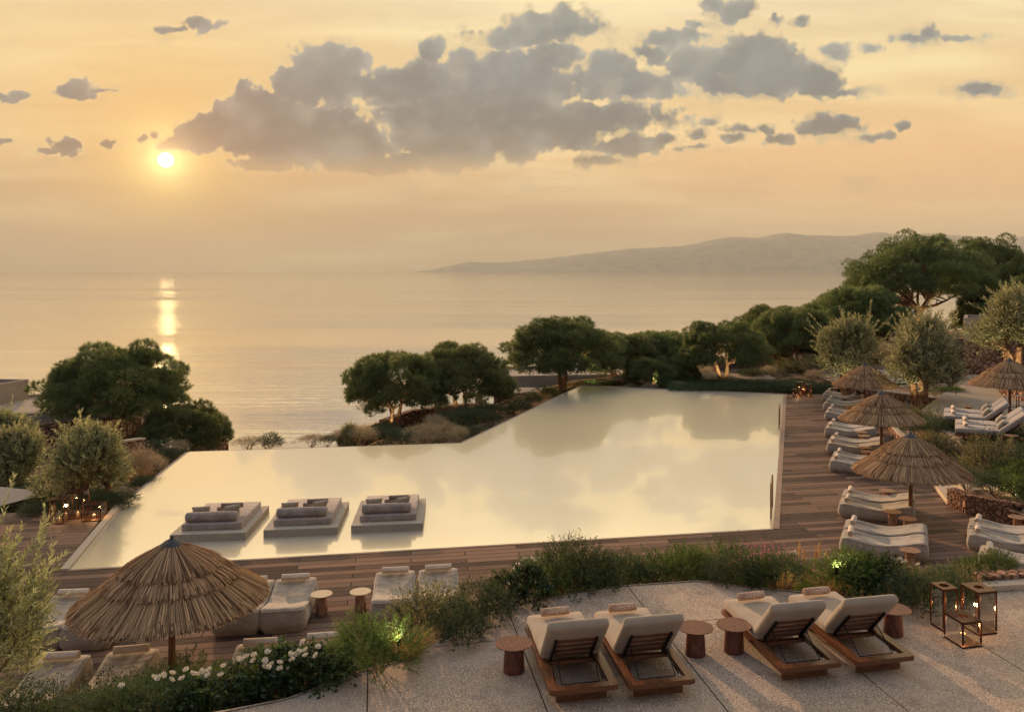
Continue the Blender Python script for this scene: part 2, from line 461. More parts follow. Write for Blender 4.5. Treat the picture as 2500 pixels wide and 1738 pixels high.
def stone(name, scale, c1, c2, mortar, disp=.03, mort=.06):
    def bits(t):
        g = world_pos(t)
        gw = t.v('MULTIPLY_ADD', t.noise(g, scale * .8, 2, color=True), (.35 / scale,) * 3, g)
        e = t.vor(gw, scale, 'DISTANCE_TO_EDGE'); cc = t.vor(gw, scale, 'F1', 'Color')
        return g, e, cc
    def col(t, p):
        g, e, cc = bits(t)
        sx = t.new('ShaderNodeSeparateColor'); t.put(sx.inputs[0], cc)
        c = t.mix(sx.outputs[0], c1, c2)
        c = t.mix(t.smooth(t.noise(g, scale * 6, 5, .65), .35, .7, 0, .55), c, mortar)
        return t.mix(t.smooth(e, mort, mort * .35), c, mortar)
    def bump(t, p):
        g, e, cc = bits(t)
        return t.m('ADD', t.smooth(e, 0, .22), t.m('MULTIPLY', t.noise(g, scale * 5, 4), .3))
    return pbr(name, col, .9, bump, .15, disp=disp)
M['stone'] = stone('dry_stone', 3.6, srgb(150, 112, 90), srgb(196, 160, 134), srgb(34, 26, 24), .05)
M['stone_near'] = stone('rubble_stone', 6.5, srgb(142, 104, 84), srgb(190, 150, 124), srgb(30, 22, 20), .05, .05)

M['bean'] = fabric('bean_fabric', srgb(130, 119, 106), srgb(176, 163, 146), 90, .002)
M['cushion'] = fabric('cushion_fabric', srgb(150, 133, 113), srgb(172, 154, 133), 300, .001)
M['grey_cushion'] = fabric('grey_cushion_fabric', srgb(132, 124, 118), srgb(160, 150, 142), 300, .001)
M['daybed'] = fabric('daybed_fabric', srgb(132, 118, 110), srgb(184, 168, 156), 60, .003)
M['pillow'] = fabric('pillow_fabric', srgb(120, 112, 96), srgb(178, 166, 146), 70, .004)
M['towel'] = fabric('cream_towel', srgb(196, 172, 146), srgb(230, 210, 184), 160, .003)
M['towel_spk'] = fabric('speckled_towel', srgb(120, 84, 64), srgb(228, 196, 166), 85, .004)
M['towel_dark'] = fabric('brown_towel', srgb(104, 84, 74), srgb(156, 134, 118), 85, .004)
M['piping'] = pbr('piping_cord', srgb(200, 186, 170), .9)
M['teak'] = wood('oiled_teak', srgb(74, 44, 28), srgb(140, 90, 56), (14, 1, 14), .42)
M['teak_x'] = wood('oiled_teak_cross', srgb(74, 44, 28), srgb(136, 88, 56), (1, 14, 14), .45)
M['rosewood'] = wood('red_brown_wood', srgb(62, 34, 26), srgb(132, 78, 58), (14, 2, 2), .5, 4)
M['weathered'] = wood('weathered_wood', srgb(104, 74, 56), srgb(178, 136, 104), (12, 2, 2), .6, 4)
M['pole'] = wood('pole_wood', srgb(78, 50, 32), srgb(150, 104, 68), (18, 18, 1), .7, 2)
M['metal'] = pbr('black_metal', srgb(26, 24, 24), .4, spec=.5, metal=.6)
M['rust'] = pbr('bronzed_metal', lambda t, p: t.mix(t.noise(p, 22, 4), srgb(44, 28, 22), srgb(104, 62, 42)), .42, spec=.5, metal=.75)
M['cap'] = pbr('grey_metal_cap', srgb(74, 74, 74), .6, spec=.3, metal=.0)
M['steel'] = pbr('brushed_steel', srgb(150, 120, 96), .3, metal=1.0)
M['canvas'] = fabric('canvas', srgb(170, 132, 98), srgb(204, 166, 128), 200, .001)
M['candle'] = pbr('candle_wax', srgb(226, 206, 170), .6)
M['white'] = pbr('petals', srgb(236, 226, 204), .7)

m, t = material('flame'); e = t.new('ShaderNodeEmission'); e.inputs[0].default_value = (1, .45, .12, 1); e.inputs[1].default_value = 1.3
t.l.new(e.outputs[0], t.out.inputs[0]); M['flame'] = m
m, t = material('lamp_glass'); e = t.new('ShaderNodeEmission'); e.inputs[0].default_value = (1, .85, .5, 1); e.inputs[1].default_value = 2
t.l.new(e.outputs[0], t.out.inputs[0]); M['lampglass'] = m
m, t = material('lantern_glass')
a = t.new('ShaderNodeBsdfTransparent'); a.inputs[0].default_value = (.95, .96, .94, 1)
b = t.new('ShaderNodeBsdfGlossy'); b.inputs['Roughness'].default_value = .02
fr = t.new('ShaderNodeFresnel'); fr.inputs[0].default_value = 1.45
x = t.new('ShaderNodeMixShader'); t.put(x.inputs[0], t.m('MULTIPLY', fr.outputs[0], .7)); t.l.new(a.outputs[0], x.inputs[1]); t.l.new(b.outputs[0], x.inputs[2])
t.l.new(x.outputs[0], t.out.inputs[0]); M['glass'] = m

def foliage(name, dark, light, trans=.35, rough=.6, spec=.3, tcol=(.24, .27, .07, 1), vary=1.0):
    m, t = material(name)
    at = t.new('ShaderNodeAttribute', attribute_name='tint')
    oi = t.new('ShaderNodeObjectInfo')
    c = t.mix(at.outputs['Fac'], dark, light)
    hs = t.new('ShaderNodeHueSaturation'); t.put(hs.inputs['Color'], c)
    t.put(hs.inputs['Value'], t.m('MULTIPLY_ADD', oi.outputs['Random'], .3 * vary, 1 - .15 * vary))
    t.put(hs.inputs['Hue'], t.m('MULTIPLY_ADD', oi.outputs['Random'], .03 * vary, .5 - .015 * vary))
    b = t.new('ShaderNodeBsdfPrincipled'); t.put(b.inputs['Base Color'], hs.outputs[0])
    b.inputs['Roughness'].default_value = rough; b.inputs['Specular IOR Level'].default_value = spec
    tr = t.new('ShaderNodeBsdfTranslucent'); t.put(tr.inputs[0], t.mix(.35, hs.outputs[0], tcol))
    x = t.new('ShaderNodeMixShader'); x.inputs[0].default_value = trans
    t.l.new(b.outputs[0], x.inputs[1]); t.l.new(tr.outputs[0], x.inputs[2]); t.l.new(x.outputs[0], t.out.inputs[0])
    return m
M['pine'] = foliage('pine_needles', srgb(50, 68, 46), srgb(156, 164, 106), .38)
M['olive'] = foliage('olive_leaves', srgb(60, 72, 46), srgb(206, 200, 146), .35, .5, .5)
M['fern'] = foliage('feathery_leaves', srgb(42, 66, 34), srgb(120, 142, 70), .28)
M['darkleaf'] = foliage('dark_leaves', srgb(28, 46, 28), srgb(70, 94, 50), .22, .45, .5)
M['goldleaf'] = foliage('small_glossy_leaves', srgb(36, 48, 30), srgb(176, 162, 100), .2, .4, .6)
M['greyleaf'] = foliage('silvery_leaves', srgb(128, 116, 92), srgb(206, 184, 150), .3, tcol=(.5, .4, .25, 1))
M['russet'] = foliage('russet_leaves', srgb(96, 64, 42), srgb(170, 118, 76), .3, tcol=(.5, .25, .08, 1))
M['straw_grass'] = foliage('dry_grass', srgb(140, 104, 66), srgb(220, 182, 128), .4, tcol=(.6, .4, .15, 1))
M['grass'] = foliage('grass_blades', srgb(56, 80, 34), srgb(124, 138, 62), .4)
M['pink'] = foliage('pink_petals', srgb(190, 70, 110), srgb(236, 150, 176), .4, tcol=(.8, .2, .35, 1))
M['straw'] = foliage('reed_straw', srgb(92, 66, 48), srgb(224, 182, 136), .12, .8, .15, (.5, .28, .1, 1), .3)
M['bark'] = pbr('pine_bark', lambda t, p: t.mix(t.smooth(t.noise(t.v('MULTIPLY', p, (6, 6, 1.6)), 3, 5, .65), .35, .65), srgb(84, 60, 46), srgb(176, 134, 100)), .9,
                lambda t, p: t.noise(t.v('MULTIPLY', p, (8, 8, 2)), 3, 5), .15, disp=.03)
M['thatch'] = pbr('thatch_base', srgb(92, 64, 44), .95)

# ------------------------------------------------------------------ sea, hills, terrain
SEA_Z = -12.0
m, t = material('sea_water')
g = world_pos(t)
def wave(sx, sy, sc, det): return t.noise(t.v('MULTIPLY', g, (sx, sy, 1)), sc, det, .55, .3)
h = t.m('ADD', t.m('MULTIPLY', wave(.07, .5, 1.0, 5), 1.0), t.m('ADD', t.m('MULTIPLY', wave(.003, .05, 1.0, 3), 4.0), t.m('MULTIPLY', wave(.7, 2.2, 1, 3), .26)))
band = t.smooth(t.noise(t.v('MULTIPLY', g, (.0006, .014, 1)), 1.0, 5, .6, .4), .38, .60, .15, 1.0)
n = t.new('ShaderNodeBump'); n.inputs['Distance'].default_value = .22; t.put(n.inputs['Strength'], t.m('MULTIPLY', band, .62)); t.put(n.inputs['Height'], h)
gl = t.new('ShaderNodeBsdfGlossy'); gl.inputs['Roughness'].default_value = .045; gl.inputs[0].default_value = (1, 1, 1, 1); t.put(gl.inputs['Normal'], n.outputs[0])
df = t.new('ShaderNodeBsdfDiffuse'); df.inputs[0].default_value = srgb(190, 178, 140); t.put(df.inputs['Normal'], n.outputs[0])
fr = t.new('ShaderNodeLayerWeight'); fr.inputs[0].default_value = .5
x = t.new('ShaderNodeMixShader'); x.inputs[0].default_value = .9
t.l.new(df.outputs[0], x.inputs[1]); t.l.new(gl.outputs[0], x.inputs[2]); t.l.new(x.outputs[0], t.out.inputs[0])
M['sea'] = m
b_ = MB(); b_.poly([(-30000, -150, SEA_Z), (30000, -150, SEA_Z), (30000, 34000, SEA_Z), (-30000, 34000, SEA_Z)])
tag(b_.obj('sea', M['sea']), 'calm golden sea reaching to the horizon', kind='structure')

def ridge(name, prof, Y, seed, depth):
    """hills: real ground rising from the water and falling away behind"""
    rng = np.random.default_rng(seed)
    xs = np.linspace(prof[0][0], prof[-1][0], 420); hs = np.interp(xs, [p[0] for p in prof], [p[1] for p in prof])
    X = (xs - CX) * Y / FPX; H = hs * Y / FPX
    ny = 46; V_ = []; 
    ph = rng.uniform(0, 7, 24); fr_ = rng.uniform(.0006, .006, 24); fy = rng.uniform(.0004, .004, 24)
    for j in range(ny):
        s = j / (ny - 1); yy_ = Y - depth * .5 + depth * s
        prof_s = math.sin(min(s / .55, 1) * math.pi / 2) ** 1.1 if s < .55 else math.cos((s - .55) / .45 * math.pi / 2)
        nz = sum(np.sin(X * fr_[k] + yy_ * fy[k] + ph[k]) / (1 + k * .25) for k in range(24))
        z = H * prof_s * (1 + .035 * nz * (1 - abs(prof_s) * .72)) 
        V_.append(np.stack([X * (yy_ / Y), np.full_like(X, yy_), SEA_Z - 4 + np.maximum(z, 0)], 1))
    V_ = np.concatenate(V_); nx = len(xs)
    i, j = np.meshgrid(np.arange(nx - 1), np.arange(ny - 1)); a = (j * nx + i).ravel()
    me = np_mesh(name, V_, np.stack([a, a + 1, a + nx + 1, a + nx], 1), smooth=True)
    return link(name, me, M['hill'])
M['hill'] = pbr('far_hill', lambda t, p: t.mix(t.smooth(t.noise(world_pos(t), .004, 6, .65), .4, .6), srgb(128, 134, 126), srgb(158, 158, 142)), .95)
tag(ridge('hills', [(1000, 0), (1060, 8), (1143, 27), (1190, 24), (1250, 26), (1330, 34), (1420, 46), (1549, 59), (1658, 65), (1724, 78), (1805, 87), (1860, 88), (1920, 96), (1985, 92),
    (2039, 89), (2148, 98), (2180, 93), (2240, 84), (2300, 76), (2380, 72), (2440, 78), (2500, 84), (2620, 78), (2800, 50), (3000, 0)], 20000, 3, 5200), 'hazy coastal hills across the bay', kind='structure')
tag(ridge('hills', [(1900, 0), (2050, 50), (2180, 88), (2260, 94), (2330, 92), (2420, 82), (2520, 90), (2700, 70), (3000, 0)], 24000, 5, 2500), 'paler second range of hills behind the first', kind='structure')

def terrain_h(X, Y):
    zb = np.interp(X, [-60, -30, -22, -17, -14, -9, -6, -1, 5, 15, 25, 60], [-.6, -.5, -.5, -1.6, -2.9, -1.35, -1.1, -.4, -.15, .1, .45, .8])
    Ye = np.interp(X, [-60, -22, -16, -12, -9, -5, 0, 10, 20, 40, 80], [30, 31, 33, 36, 45, 50, 57, 64, 78, 92, 110])
    d = np.maximum(Y - Ye, 0)
    z = zb - .12 * np.minimum(d, 14) - .55 * np.maximum(d - 14, 0)
    z = z + .12 * np.sin(X * .9 + 1) * np.sin(Y * .7) 
    near = (Y < 30) & (X < -13)
    z = np.where(near, np.minimum(z, 0) * np.clip((Y - 24) / 6, 0, 1) - .04, z)
    inside = (X > -14.6) & (Y < 53) & (X < 60) & ~((X > -15) & (X < 1.0) & (Y > 36.5 + (X + 4.5) * 3.4 * (X > -4.5)))
    z = np.where(inside, np.minimum(z, -1.2), z)
    return np.maximum(z, SEA_Z - 2)
gx = np.concatenate([np.arange(-70, -26, 2.), np.arange(-26, 30, .5), np.arange(30, 120, 3.)])
gy = np.concatenate([np.arange(4, 80, .5), np.arange(80, 150, 2.)])
GX, GY = np.meshgrid(gx, gy)
V_ = np.stack([GX, GY, terrain_h(GX, GY)], -1).reshape(-1, 3)
nx, ny = len(gx), len(gy); i, j = np.meshgrid(np.arange(nx - 1), np.arange(ny - 1)); a = (j * nx + i).ravel()
tag(link('hillside', np_mesh('hillside', V_, np.stack([a, a + 1, a + nx + 1, a + nx], 1), smooth=True), M['hillside']), 'dry planted hillside falling to the sea', kind='structure')
def ground(x, y): return float(terrain_h(np.array([x]), np.array([y]))[0])

# ------------------------------------------------------------------ pool
pA, pB, pC, pD, pE, pF, pG = [W(*q) for q in ((168, 1390), (302, 1227), (461, 1101), (1127, 1080), (1418, 941), (1913, 962), (1887, 1290))]
POOL = [pA, pG, pF, pE, pD, pC, pB]
m, t = material('pool_water')
g = world_pos(t)
rp = t.m('MULTIPLY_ADD', t.noise(g, .35, 3, .5), 1.0, t.m('MULTIPLY', t.noise(g, 2.5, 2), .03))
n = t.new('ShaderNodeBump'); n.inputs['Distance'].default_value = .004; n.inputs['Strength'].default_value = .5; t.put(n.inputs['Height'], rp)
gl = t.new('ShaderNodeBsdfGlossy'); gl.inputs['Roughness'].default_value = .13; gl.inputs[0].default_value = (1, .98, .91, 1); t.put(gl.inputs['Normal'], n.outputs[0])
g2_ = t.new('ShaderNodeBsdfGlossy'); g2_.inputs['Roughness'].default_value = .5; g2_.inputs[0].default_value = (1, .94, .80, 1)
df = t.new('ShaderNodeBsdfDiffuse'); df.inputs[0].default_value = srgb(240, 226, 186)
x1 = t.new('ShaderNodeMixShader'); x1.inputs[0].default_value = .40
g3_ = t.new('ShaderNodeBsdfGlossy'); g3_.inputs['Roughness'].default_value = .012; g3_.inputs[0].default_value = (.98, .98, .95, 1); t.put(g3_.inputs['Normal'], n.outputs[0])
x0 = t.new('ShaderNodeMixShader'); x0.inputs[0].default_value = .42; t.l.new(gl.outputs[0], x0.inputs[1]); t.l.new(g3_.outputs[0], x0.inputs[2])
t.l.new(x0.outputs[0], x1.inputs[1]); t.l.new(g2_.outputs[0], x1.inputs[2])
x = t.new('ShaderNodeMixShader'); x.inputs[0].default_value = .94
t.l.new(df.outputs[0], x.inputs[1]); t.l.new(x1.outputs[0], x.inputs[2]); t.l.new(x.outputs[0], t.out.inputs[0])
M['pool'] = m
b_ = MB(); b_.poly([(p.x, p.y) for p in POOL], -.03)
tag(b_.obj('pool_water', M['pool'], smooth=False), 'still mirror-like pool water', kind='structure')
# thin overflow wall below the water's free edges
b_ = MB()
def wallseg(mb, p, q, z0, z1, th, side=1):
    d = (Vector(q[:2]) - Vector(p[:2])).normalized(); nrm = Vector((d.y, -d.x)) * side * th
    pts = [(p[0], p[1]), (q[0], q[1]), (q[0] + nrm.x, q[1] + nrm.y), (p[0] + nrm.x, p[1] + nrm.y)]
    mb.prism(pts, z0, z1)
for p, q in ((pB, pC), (pC, pD), (pD, pE)): wallseg(b_, p, q, -1.6, -.036, .12, -1)
wallseg(b_, pE, pF, -1.2, .0, .2, -1)
tag(b_.obj('pool_wall', M['concrete']), 'thin overflow wall round the far side of the pool', kind='structure')
# copings between deck and water
b_ = MB()
wallseg(b_, pA, pG, -.6, .006, .10, 1); wallseg(b_, pG, pF, -.6, .008, .17, 1)
tag(b_.obj('pool_coping', M['coping']), 'flush stone coping of the pool beside the deck', kind='structure')
b_ = MB()
o_ = (pB - pA).normalized(); nn = Vector((-o_.y, o_.x, 0)) 
wallseg(b_, pA, W(300, 1230), -.6, .03, .18, -1)
tag(b_.obj('pool_coping', M['kerb']), 'raised pale coping on the left end of the pool', kind='structure')

# ------------------------------------------------------------------ decks, terraces, beds
XY = lambda *pts: [(p[0], p[1]) for p in pts]
b_ = MB()
off = .10
d1 = (pG - pA).normalized(); n1 = Vector((d1.y, -d1.x, 0))
A2 = pA + n1 * .10; G2 = pG + n1 * .10
d2 = (pF - pG).normalized(); n2 = Vector((d2.y, -d2.x, 0))
G3 = pG + n2 * .17; F3 = pF + n2 * .17
b_.poly([(-19, 11.5), (-9, 12.2), (-6, 12.5), (-4, 13.0), (-2, 14.6), (0, 16.2), (3, 17), (6, 16.6), (9, 16), (14, 15), (17, 17), (12.5, 22.6), (11.05, 25.5), (11.7, 28.3), (G3.x, G3.y), (pG.x + n1.x * .1, pG.y + n1.y * .1), (A2.x, A2.y), (-19, 19.0)], 0)
b_.poly([(G3.x, G3.y), (11.7, 28.3), (13.1, 35.2), (14.25, 39.5), (15.5, 44.5), (15.0, 48.4), (F3.x, F3.y)], 0)
lo = W(300, 1230) 
dl = (lo - pA).normalized(); nl = Vector((-dl.y, dl.x, 0)) * .18
b_.poly([(-19, 19.0), (A2.x, A2.y), (pA.x + nl.x, pA.y + nl.y), (lo.x + nl.x, lo.y + nl.y - .35), (-19, 24.0)], 0)
tag(b_.obj('deck', M['deck'], smooth=False), 'weathered timber deck of long boards round the pool', kind='structure')
TZ = 1.7
outer = [(-9.5, 8.2), (-5.5, 9.6), (-3.5, 10.5), (-2.8, 11.2), (-2.2, 11.6), (-1.8, 12.5), (-1.4, 13.2), (-.45, 13.75), (.7, 14.25), (2.07, 14.5), (3.0, 14.2), (4.4, 13.8), (5.4, 13.5), (6.4, 13.55), (6.7, 14.2), (8.5, 14.5), (12, 15.0)]
inner = [(-17, 11.9), (-9, 12.4), (-6, 12.7), (-4.2, 13.2), (-3.2, 13.9), (-2.2, 15.2), (-1.2, 16.0), (0, 16.9), (1.2, 17.5), (2.8, 17.8), (4.2, 17.8), (6, 17.3), (7.6, 16.9), (8.6, 16.7), (9.6, 16.5), (11, 16.2), (15, 15.6)]
b_ = MB()
tp = [(-9.5, 8.2)] + outer[1:]
b_.poly([(-9.5, 4), (12, 4)] + outer[::-1], TZ)
tag(b_.obj('terrace', M['terrace'], smooth=False), 'upper terrace of exposed aggregate slabs with dark joints', kind='structure')
def resample(pl, n):
    pl = np.array(pl); s = np.concatenate([[0], np.cumsum(np.linalg.norm(np.diff(pl, axis=0), axis=1))]); u = np.linspace(0, s[-1], n)
    return np.stack([np.interp(u, s, pl[:, 0]), np.interp(u, s, pl[:, 1])], 1)
nu, nv = 140, 26
O_ = resample(outer, nu); k_ = np.linspace(0, len(outer) - 1, 400)
# parametrise both lines by the same index so the strip does not shear
par = np.linspace(0, len(outer) - 1, nu)
O_ = np.stack([np.interp(par, range(len(outer)), [p[0] for p in outer]), np.interp(par, range(len(outer)), [p[1] for p in outer])], 1)
I_ = np.stack([np.interp(par, range(len(inner)), [p[0] for p in inner]), np.interp(par, range(len(inner)), [p[1] for p in inner])], 1)
rng = np.random.default_rng(4)
V_ = []
for j in range(nv):
    s = j / (nv - 1)
    q = O_ * (1 - s) + I_ * s
    z = (TZ + .03) * (1 - s) ** 1.25 - .02 + .09 * math.sin(s * math.pi) * (np.sin(q[:, 0] * 4.1) + np.sin(q[:, 1] * 5.3 + q[:, 0] * 2))
    z[:] = np.where(s == 0, TZ + .015, z)
    V_.append(np.column_stack([q + (O_ - I_) * (.02 if j == 0 else 0), z]))
BED = np.array(V_)
i, j = np.meshgrid(np.arange(nu - 1), np.arange(nv - 1)); a = (j * nu + i).ravel()
tag(link('garden_bed', np_mesh('garden_bed', np.concatenate(V_), np.stack([a, a + 1, a + nu + 1, a + nu], 1), smooth=True), M['soil']), 'sandy planting bed sloping from terrace to deck', kind='structure')
_bp = BED.reshape(-1, 3)
def bed_z(x, y):
    d = (_bp[:, 0] - x) ** 2 + (_bp[:, 1] - y) ** 2
    k = int(d.argmin())
    return float(_bp[k, 2])

# upper right terrace, planters and path
UZ = .95
b_ = MB()
b_.prism([(14.9, 36.9), (13.9, 33.2), (13.7, 30.2), (15.2, 26.5), (19, 23), (40, 23), (40, 50), (23, 50), (20.5, 46), (17.2, 40.6)], .3, UZ)
tag(b_.obj('terrace', M['path'], smooth=False), 'raised gravel terrace with loungers at the right', kind='structure')
b_ = MB(); b_.poly([(15.2, 48.6), (15.7, 44.6), (14.45, 39.6), (13.25, 35.2), (12.35, 31.2), (13.0, 28.6), (14.6, 26.3), (11.15, 25.3), (12.0, 22.9), (17.5, 16.9), (40, 16), (40, 60), (15, 60)], .42)
tag(b_.obj('garden_bed', M['soil'], smooth=False), 'planted bed between the deck and the raised terrace', kind='structure')
b_ = MB(); b_.poly([(17.6, 49), (23, 50.5), (40, 51), (40, 58), (19, 56)], .5)
tag(b_.obj('path', M['gravel'], smooth=False), 'pale gravel path behind the olive trees', kind='structure')
b_ = MB(); b_.poly([(2.0, 54.2), (13, 54.6), (17, 53), (18, 56), (10, 58), (3, 57)], .06)
tag(b_.obj('path', M['gravel'], smooth=False), 'pale gravel path behind the far end of the pool', kind='structure')
b_ = MB(); b_.poly([(-26, 24.3), (-17.2, 24.3), (-16.3, 26.9), (-18.5, 27.6), (-26, 27.2)], .012)
tag(b_.obj('path', M['gravel'], smooth=False), 'pale gravel path left of the deck', kind='structure')

def wall(name, pts, z0, z1, th, mat, label, cat='stone wall', cope=None, side=1, copeh=.06):
    """wall along a polyline; z1 may be a list of top heights"""
    z1 = z1 if hasattr(z1, '__len__') else [z1] * len(pts)
    z0 = z0 if hasattr(z0, '__len__') else [z0] * len(pts)
    root = thing(name, label, cat, (pts[0][0], pts[0][1], z0[0]))
    def strip(lo, hi, grow):
        mb = MB(); P_ = [Vector((p[0], p[1])) for p in pts]; rings = []
        for k, p in enumerate(P_):
            d = (P_[min(k + 1, len(P_) - 1)] - P_[max(k - 1, 0)]).normalized(); nn_ = Vector((d.y, -d.x)) * side
            e = d * (grow if k == len(P_) - 1 else -grow if k == 0 else 0)
            a = p - nn_ * grow + e; c_ = p + nn_ * (th + grow) + e
            o = root.location
            rings.append([mb.bm.verts.new((v.x - o.x, v.y - o.y, z - o.z)) for v, z in ((a, lo[k]), (c_, lo[k]), (c_, hi[k]), (a, hi[k]))])
        for A_, B_ in zip(rings, rings[1:]):
            for k in range(4): mb.bm.faces.new((A_[k], A_[(k + 1) % 4], B_[(k + 1) % 4], B_[k]))
        mb.bm.faces.new(rings[0]); mb.bm.faces.new(rings[-1][::-1])
        return mb
    strip(z0, z1, 0).obj('wall', mat, root, smooth=False)
    if cope: strip(z1, [z + copeh for z in z1], .025).obj('coping', cope, root, smooth=False)
    return root

# planter walls on the right
wall('planter_wall', [(11.05, 25.45), (11.2, 24.6), (11.5, 24.1), (11.9, 23.5), (12.4, 22.9), (13.4, 21.6), (15, 20)], -.05, [.5, .52, .55, .6, .63, .68, .7], .3, M['stone_near'],
     'curved rubble stone planter wall beside the deck steps', cope=None, side=-1)
wall('planter_wall', [(12.3, 31.0), (13.1, 35.2), (14.3, 39.5), (15.5, 44.6)], -.05, .45, .22, M['stone'], 'low stone kerb wall behind the row of bean loungers', cope=M['kerb'], copeh=.03)
wall('retaining_wall', [(14.9, 45.0), (16.2, 43.4), (17.6, 41.2)], -.05, .82, .3, M['stone'], 'rubble retaining wall under the pale path by the olive trunk', cope=M['kerb'])
wall('retaining_wall', [(13.2, 28.9), (14.2, 29.1), (15.4, 28.5), (17, 27.6)], .3, .98, .3, M['stone_near'], 'stone retaining wall behind the shrubs right of the steps', side=-1)
wall('kerb_wall', [(6.75, 14.2), (8.5, 14.5), (12, 15.0)], 1.55, 1.86, .25, M['stone_near'], 'low stone kerb at the right end of the front terrace', side=-1, cope=None)
b_ = MB(); b_.prism([(6.6, 13.95), (12, 14.75), (12, 14.99), (8.5, 14.49), (6.72, 14.19)], 1.6, 1.79)
tag(b_.obj('kerb', M['kerb'], smooth=False), 'pale concrete edging before the low stone kerb', 'kerb')
# steps
root = thing('stone_steps', 'pale stone steps climbing from the deck beside the planter wall', 'steps', (11.4, 27, 0))
for k in range(4):
    mb = MB(); o = root.location
    s0 = .62 * k
    pts = [(11.08 + s0, 25.5 + .0 * k), (11.72 + s0, 28.4 - .1 * k), (14.3, 28.8 - .1 * k), (14.3, 25.9)]
    mb.prism([(p[0] - o.x, p[1] - o.y) for p in pts], -.05 if k == 0 else .15 * k + .001, .15 * (k + 1))
    mb.obj('step', M['kerb'] if k % 2 == 0 else M['path'], root, smooth=False)

# buildings and garden walls
def building(label, corner, sx, sy, rz, h_lo, h_hi, z0, lower, upper, parapet=True, cat='building', name='stone_building'):
    root = thing(name, label, cat, (corner[0], corner[1], z0), rz)
    mb = MB(); mb.box((sx / 2, sy / 2, h_lo / 2), (sx, sy, h_lo)); mb.obj('wall', lower, root, smooth=False)
    if h_hi:
        mb = MB(); mb.box((sx / 2, sy / 2, h_lo + h_hi / 2), (sx + .02, sy + .02, h_hi)); mb.obj('upper_wall', upper, root, smooth=False)
    zt = h_lo + h_hi
    mb = MB(); mb.box((sx / 2, sy / 2, zt + .015), (sx - .4, sy - .4, .03)); mb.obj('roof', M['gravel'], root, smooth=False)
    if parapet:
        mb = MB(); th = .2
        for c_, s_ in (((sx / 2, .1), (sx + .06, th)), ((sx / 2, sy - .1), (sx + .06, th)), ((.1, sy / 2), (th, sy - 2 * th)), ((sx - .1, sy / 2), (th, sy - 2 * th))):
            mb.box((c_[0], c_[1], zt + .11), (s_[0], s_[1], .2))
        mb.obj('parapet', M['concrete'], root, smooth=False)
    return root
# left villa: two stepped blocks
building('flat-roofed grey villa block on the left hillside', (-31.5, 42.0, 0), 8.3, 7, R(4), 1.0, 1.1, -2.4, M['stone'], M['concrete'])
p_ = PT(0, 991, 47)
building('small grey roof block on top of the left villa', (p_.x - 5, 45.5, 0), 5.3, 3.5, R(-6), .1, .95, -.42, M['concrete'], M['concrete'])
wall('garden_wall', [PT(85, 1060, 40), PT(200, 1055, 41.5), PT(300, 1040, 43), PT(345, 1035, 44)], -3.5, [PT(85, 1036, 40).z, PT(200, 1030, 41.5).z, PT(300, 1022, 43).z, PT(345, 1020, 44).z], .4, M['stone'], 'dark rubble wall behind the left pine trunk', side=-1)
wall('garden_wall', [PT(310, 1100, 37), PT(354, 1100, 38.2)], -3.5, [PT(310, 1078, 37).z, PT(354, 1072, 38.2).z], .35, M['stone'], 'short rubble wall end with pale cap right of the left olive', side=-1, cope=M['kerb'])
wall('garden_wall', [PT(480, 1085, 47), PT(526, 1070, 49), PT(558, 1082, 50)], -5, [PT(480, 1070, 47).z, PT(526, 1062, 49).z, PT(558, 1078, 50).z], .35, M['stone'], 'low rubble wall right of the small left pine', side=-1, cope=M['kerb'])
wall('garden_wall', [PT(885, 1065, 47), PT(936, 1040, 51)], -4, [PT(885, 1047, 47).z, PT(936, 1030, 51).z], .4, M['stone'], 'long low rubble wall with a pale cap below the middle pines', side=-1, cope=M['kerb'])
wall('garden_wall', [PT(938, 1060, 48.5), PT(1010, 1050, 50), PT(1160, 1035, 52)], -4, [PT(938, 1027, 48.5).z, PT(1010, 1002, 50).z, PT(1160, 985, 52).z], .5, M['stone'], 'rubble retaining wall between the two middle pines', side=-1)
building('low grey concrete roof behind the middle pines', (PT(1235, 1000, 60).x, 60), 8.5, 6, R(8), .5, 2.1, -3.2, M['stone'], M['concrete'])
root = thing('pergola', 'low flat canopy on stone piers beside the middle pine', 'canopy', (PT(1165, 1000, 54.5).x, 54.5, -2.6), R(4))
mb = MB(); mb.box((2.1, 1.2, 1.72), (4.5, 2.6, .16)); mb.obj('roof', M['concrete'], root, smooth=False)
for x_ in (.1, 1.5, 2.2, 3.9):
    mb = MB(); mb.box((x_, .3, .82), (.5 if x_ != 1.5 else .9, .3, 1.64)); mb.obj('pier', M['stone'] if x_ != .1 else M['concrete'], root, smooth=False)
wall('kerb_wall', [PT(1292, 985, 52.5), PT(1335, 945, 59)], -1.5, [PT(1292, 984, 52.5).z + .05, PT(1335, 943, 59).z], .3, M['kerb'], 'pale slanting kerb wall beyond the left pool corner', cat='kerb')
building('stone garden pavilion between the pines with a white post', (PT(1905, 900, 68).x, 68), 3.4, 3, R(-3), 2.4, .25, -.1, M['stone'], M['concrete'], False, name='pavilion', cat='pavilion')
root = thing('white_post', 'white rendered post left of the pavilion', 'post', (PT(1896, 900, 66).x, 66, -.1))
mb = MB(); mb.box((0, 0, 1.3), (.55, .4, 2.6)); mb.obj('shaft', M['kerb'], root); mb = MB(); mb.box((0, 0, 2.66), (.65, .5, .12)); mb.obj('cap', M['kerb'], root)
building('grey pavilion wall right of the brown pine trunk', (PT(1960, 900, 64).x, 64), 3.8, 2.5, R(2), .0001, 2.3, .0, M['concrete'], M['concrete'], False, name='pavilion', cat='pavilion')
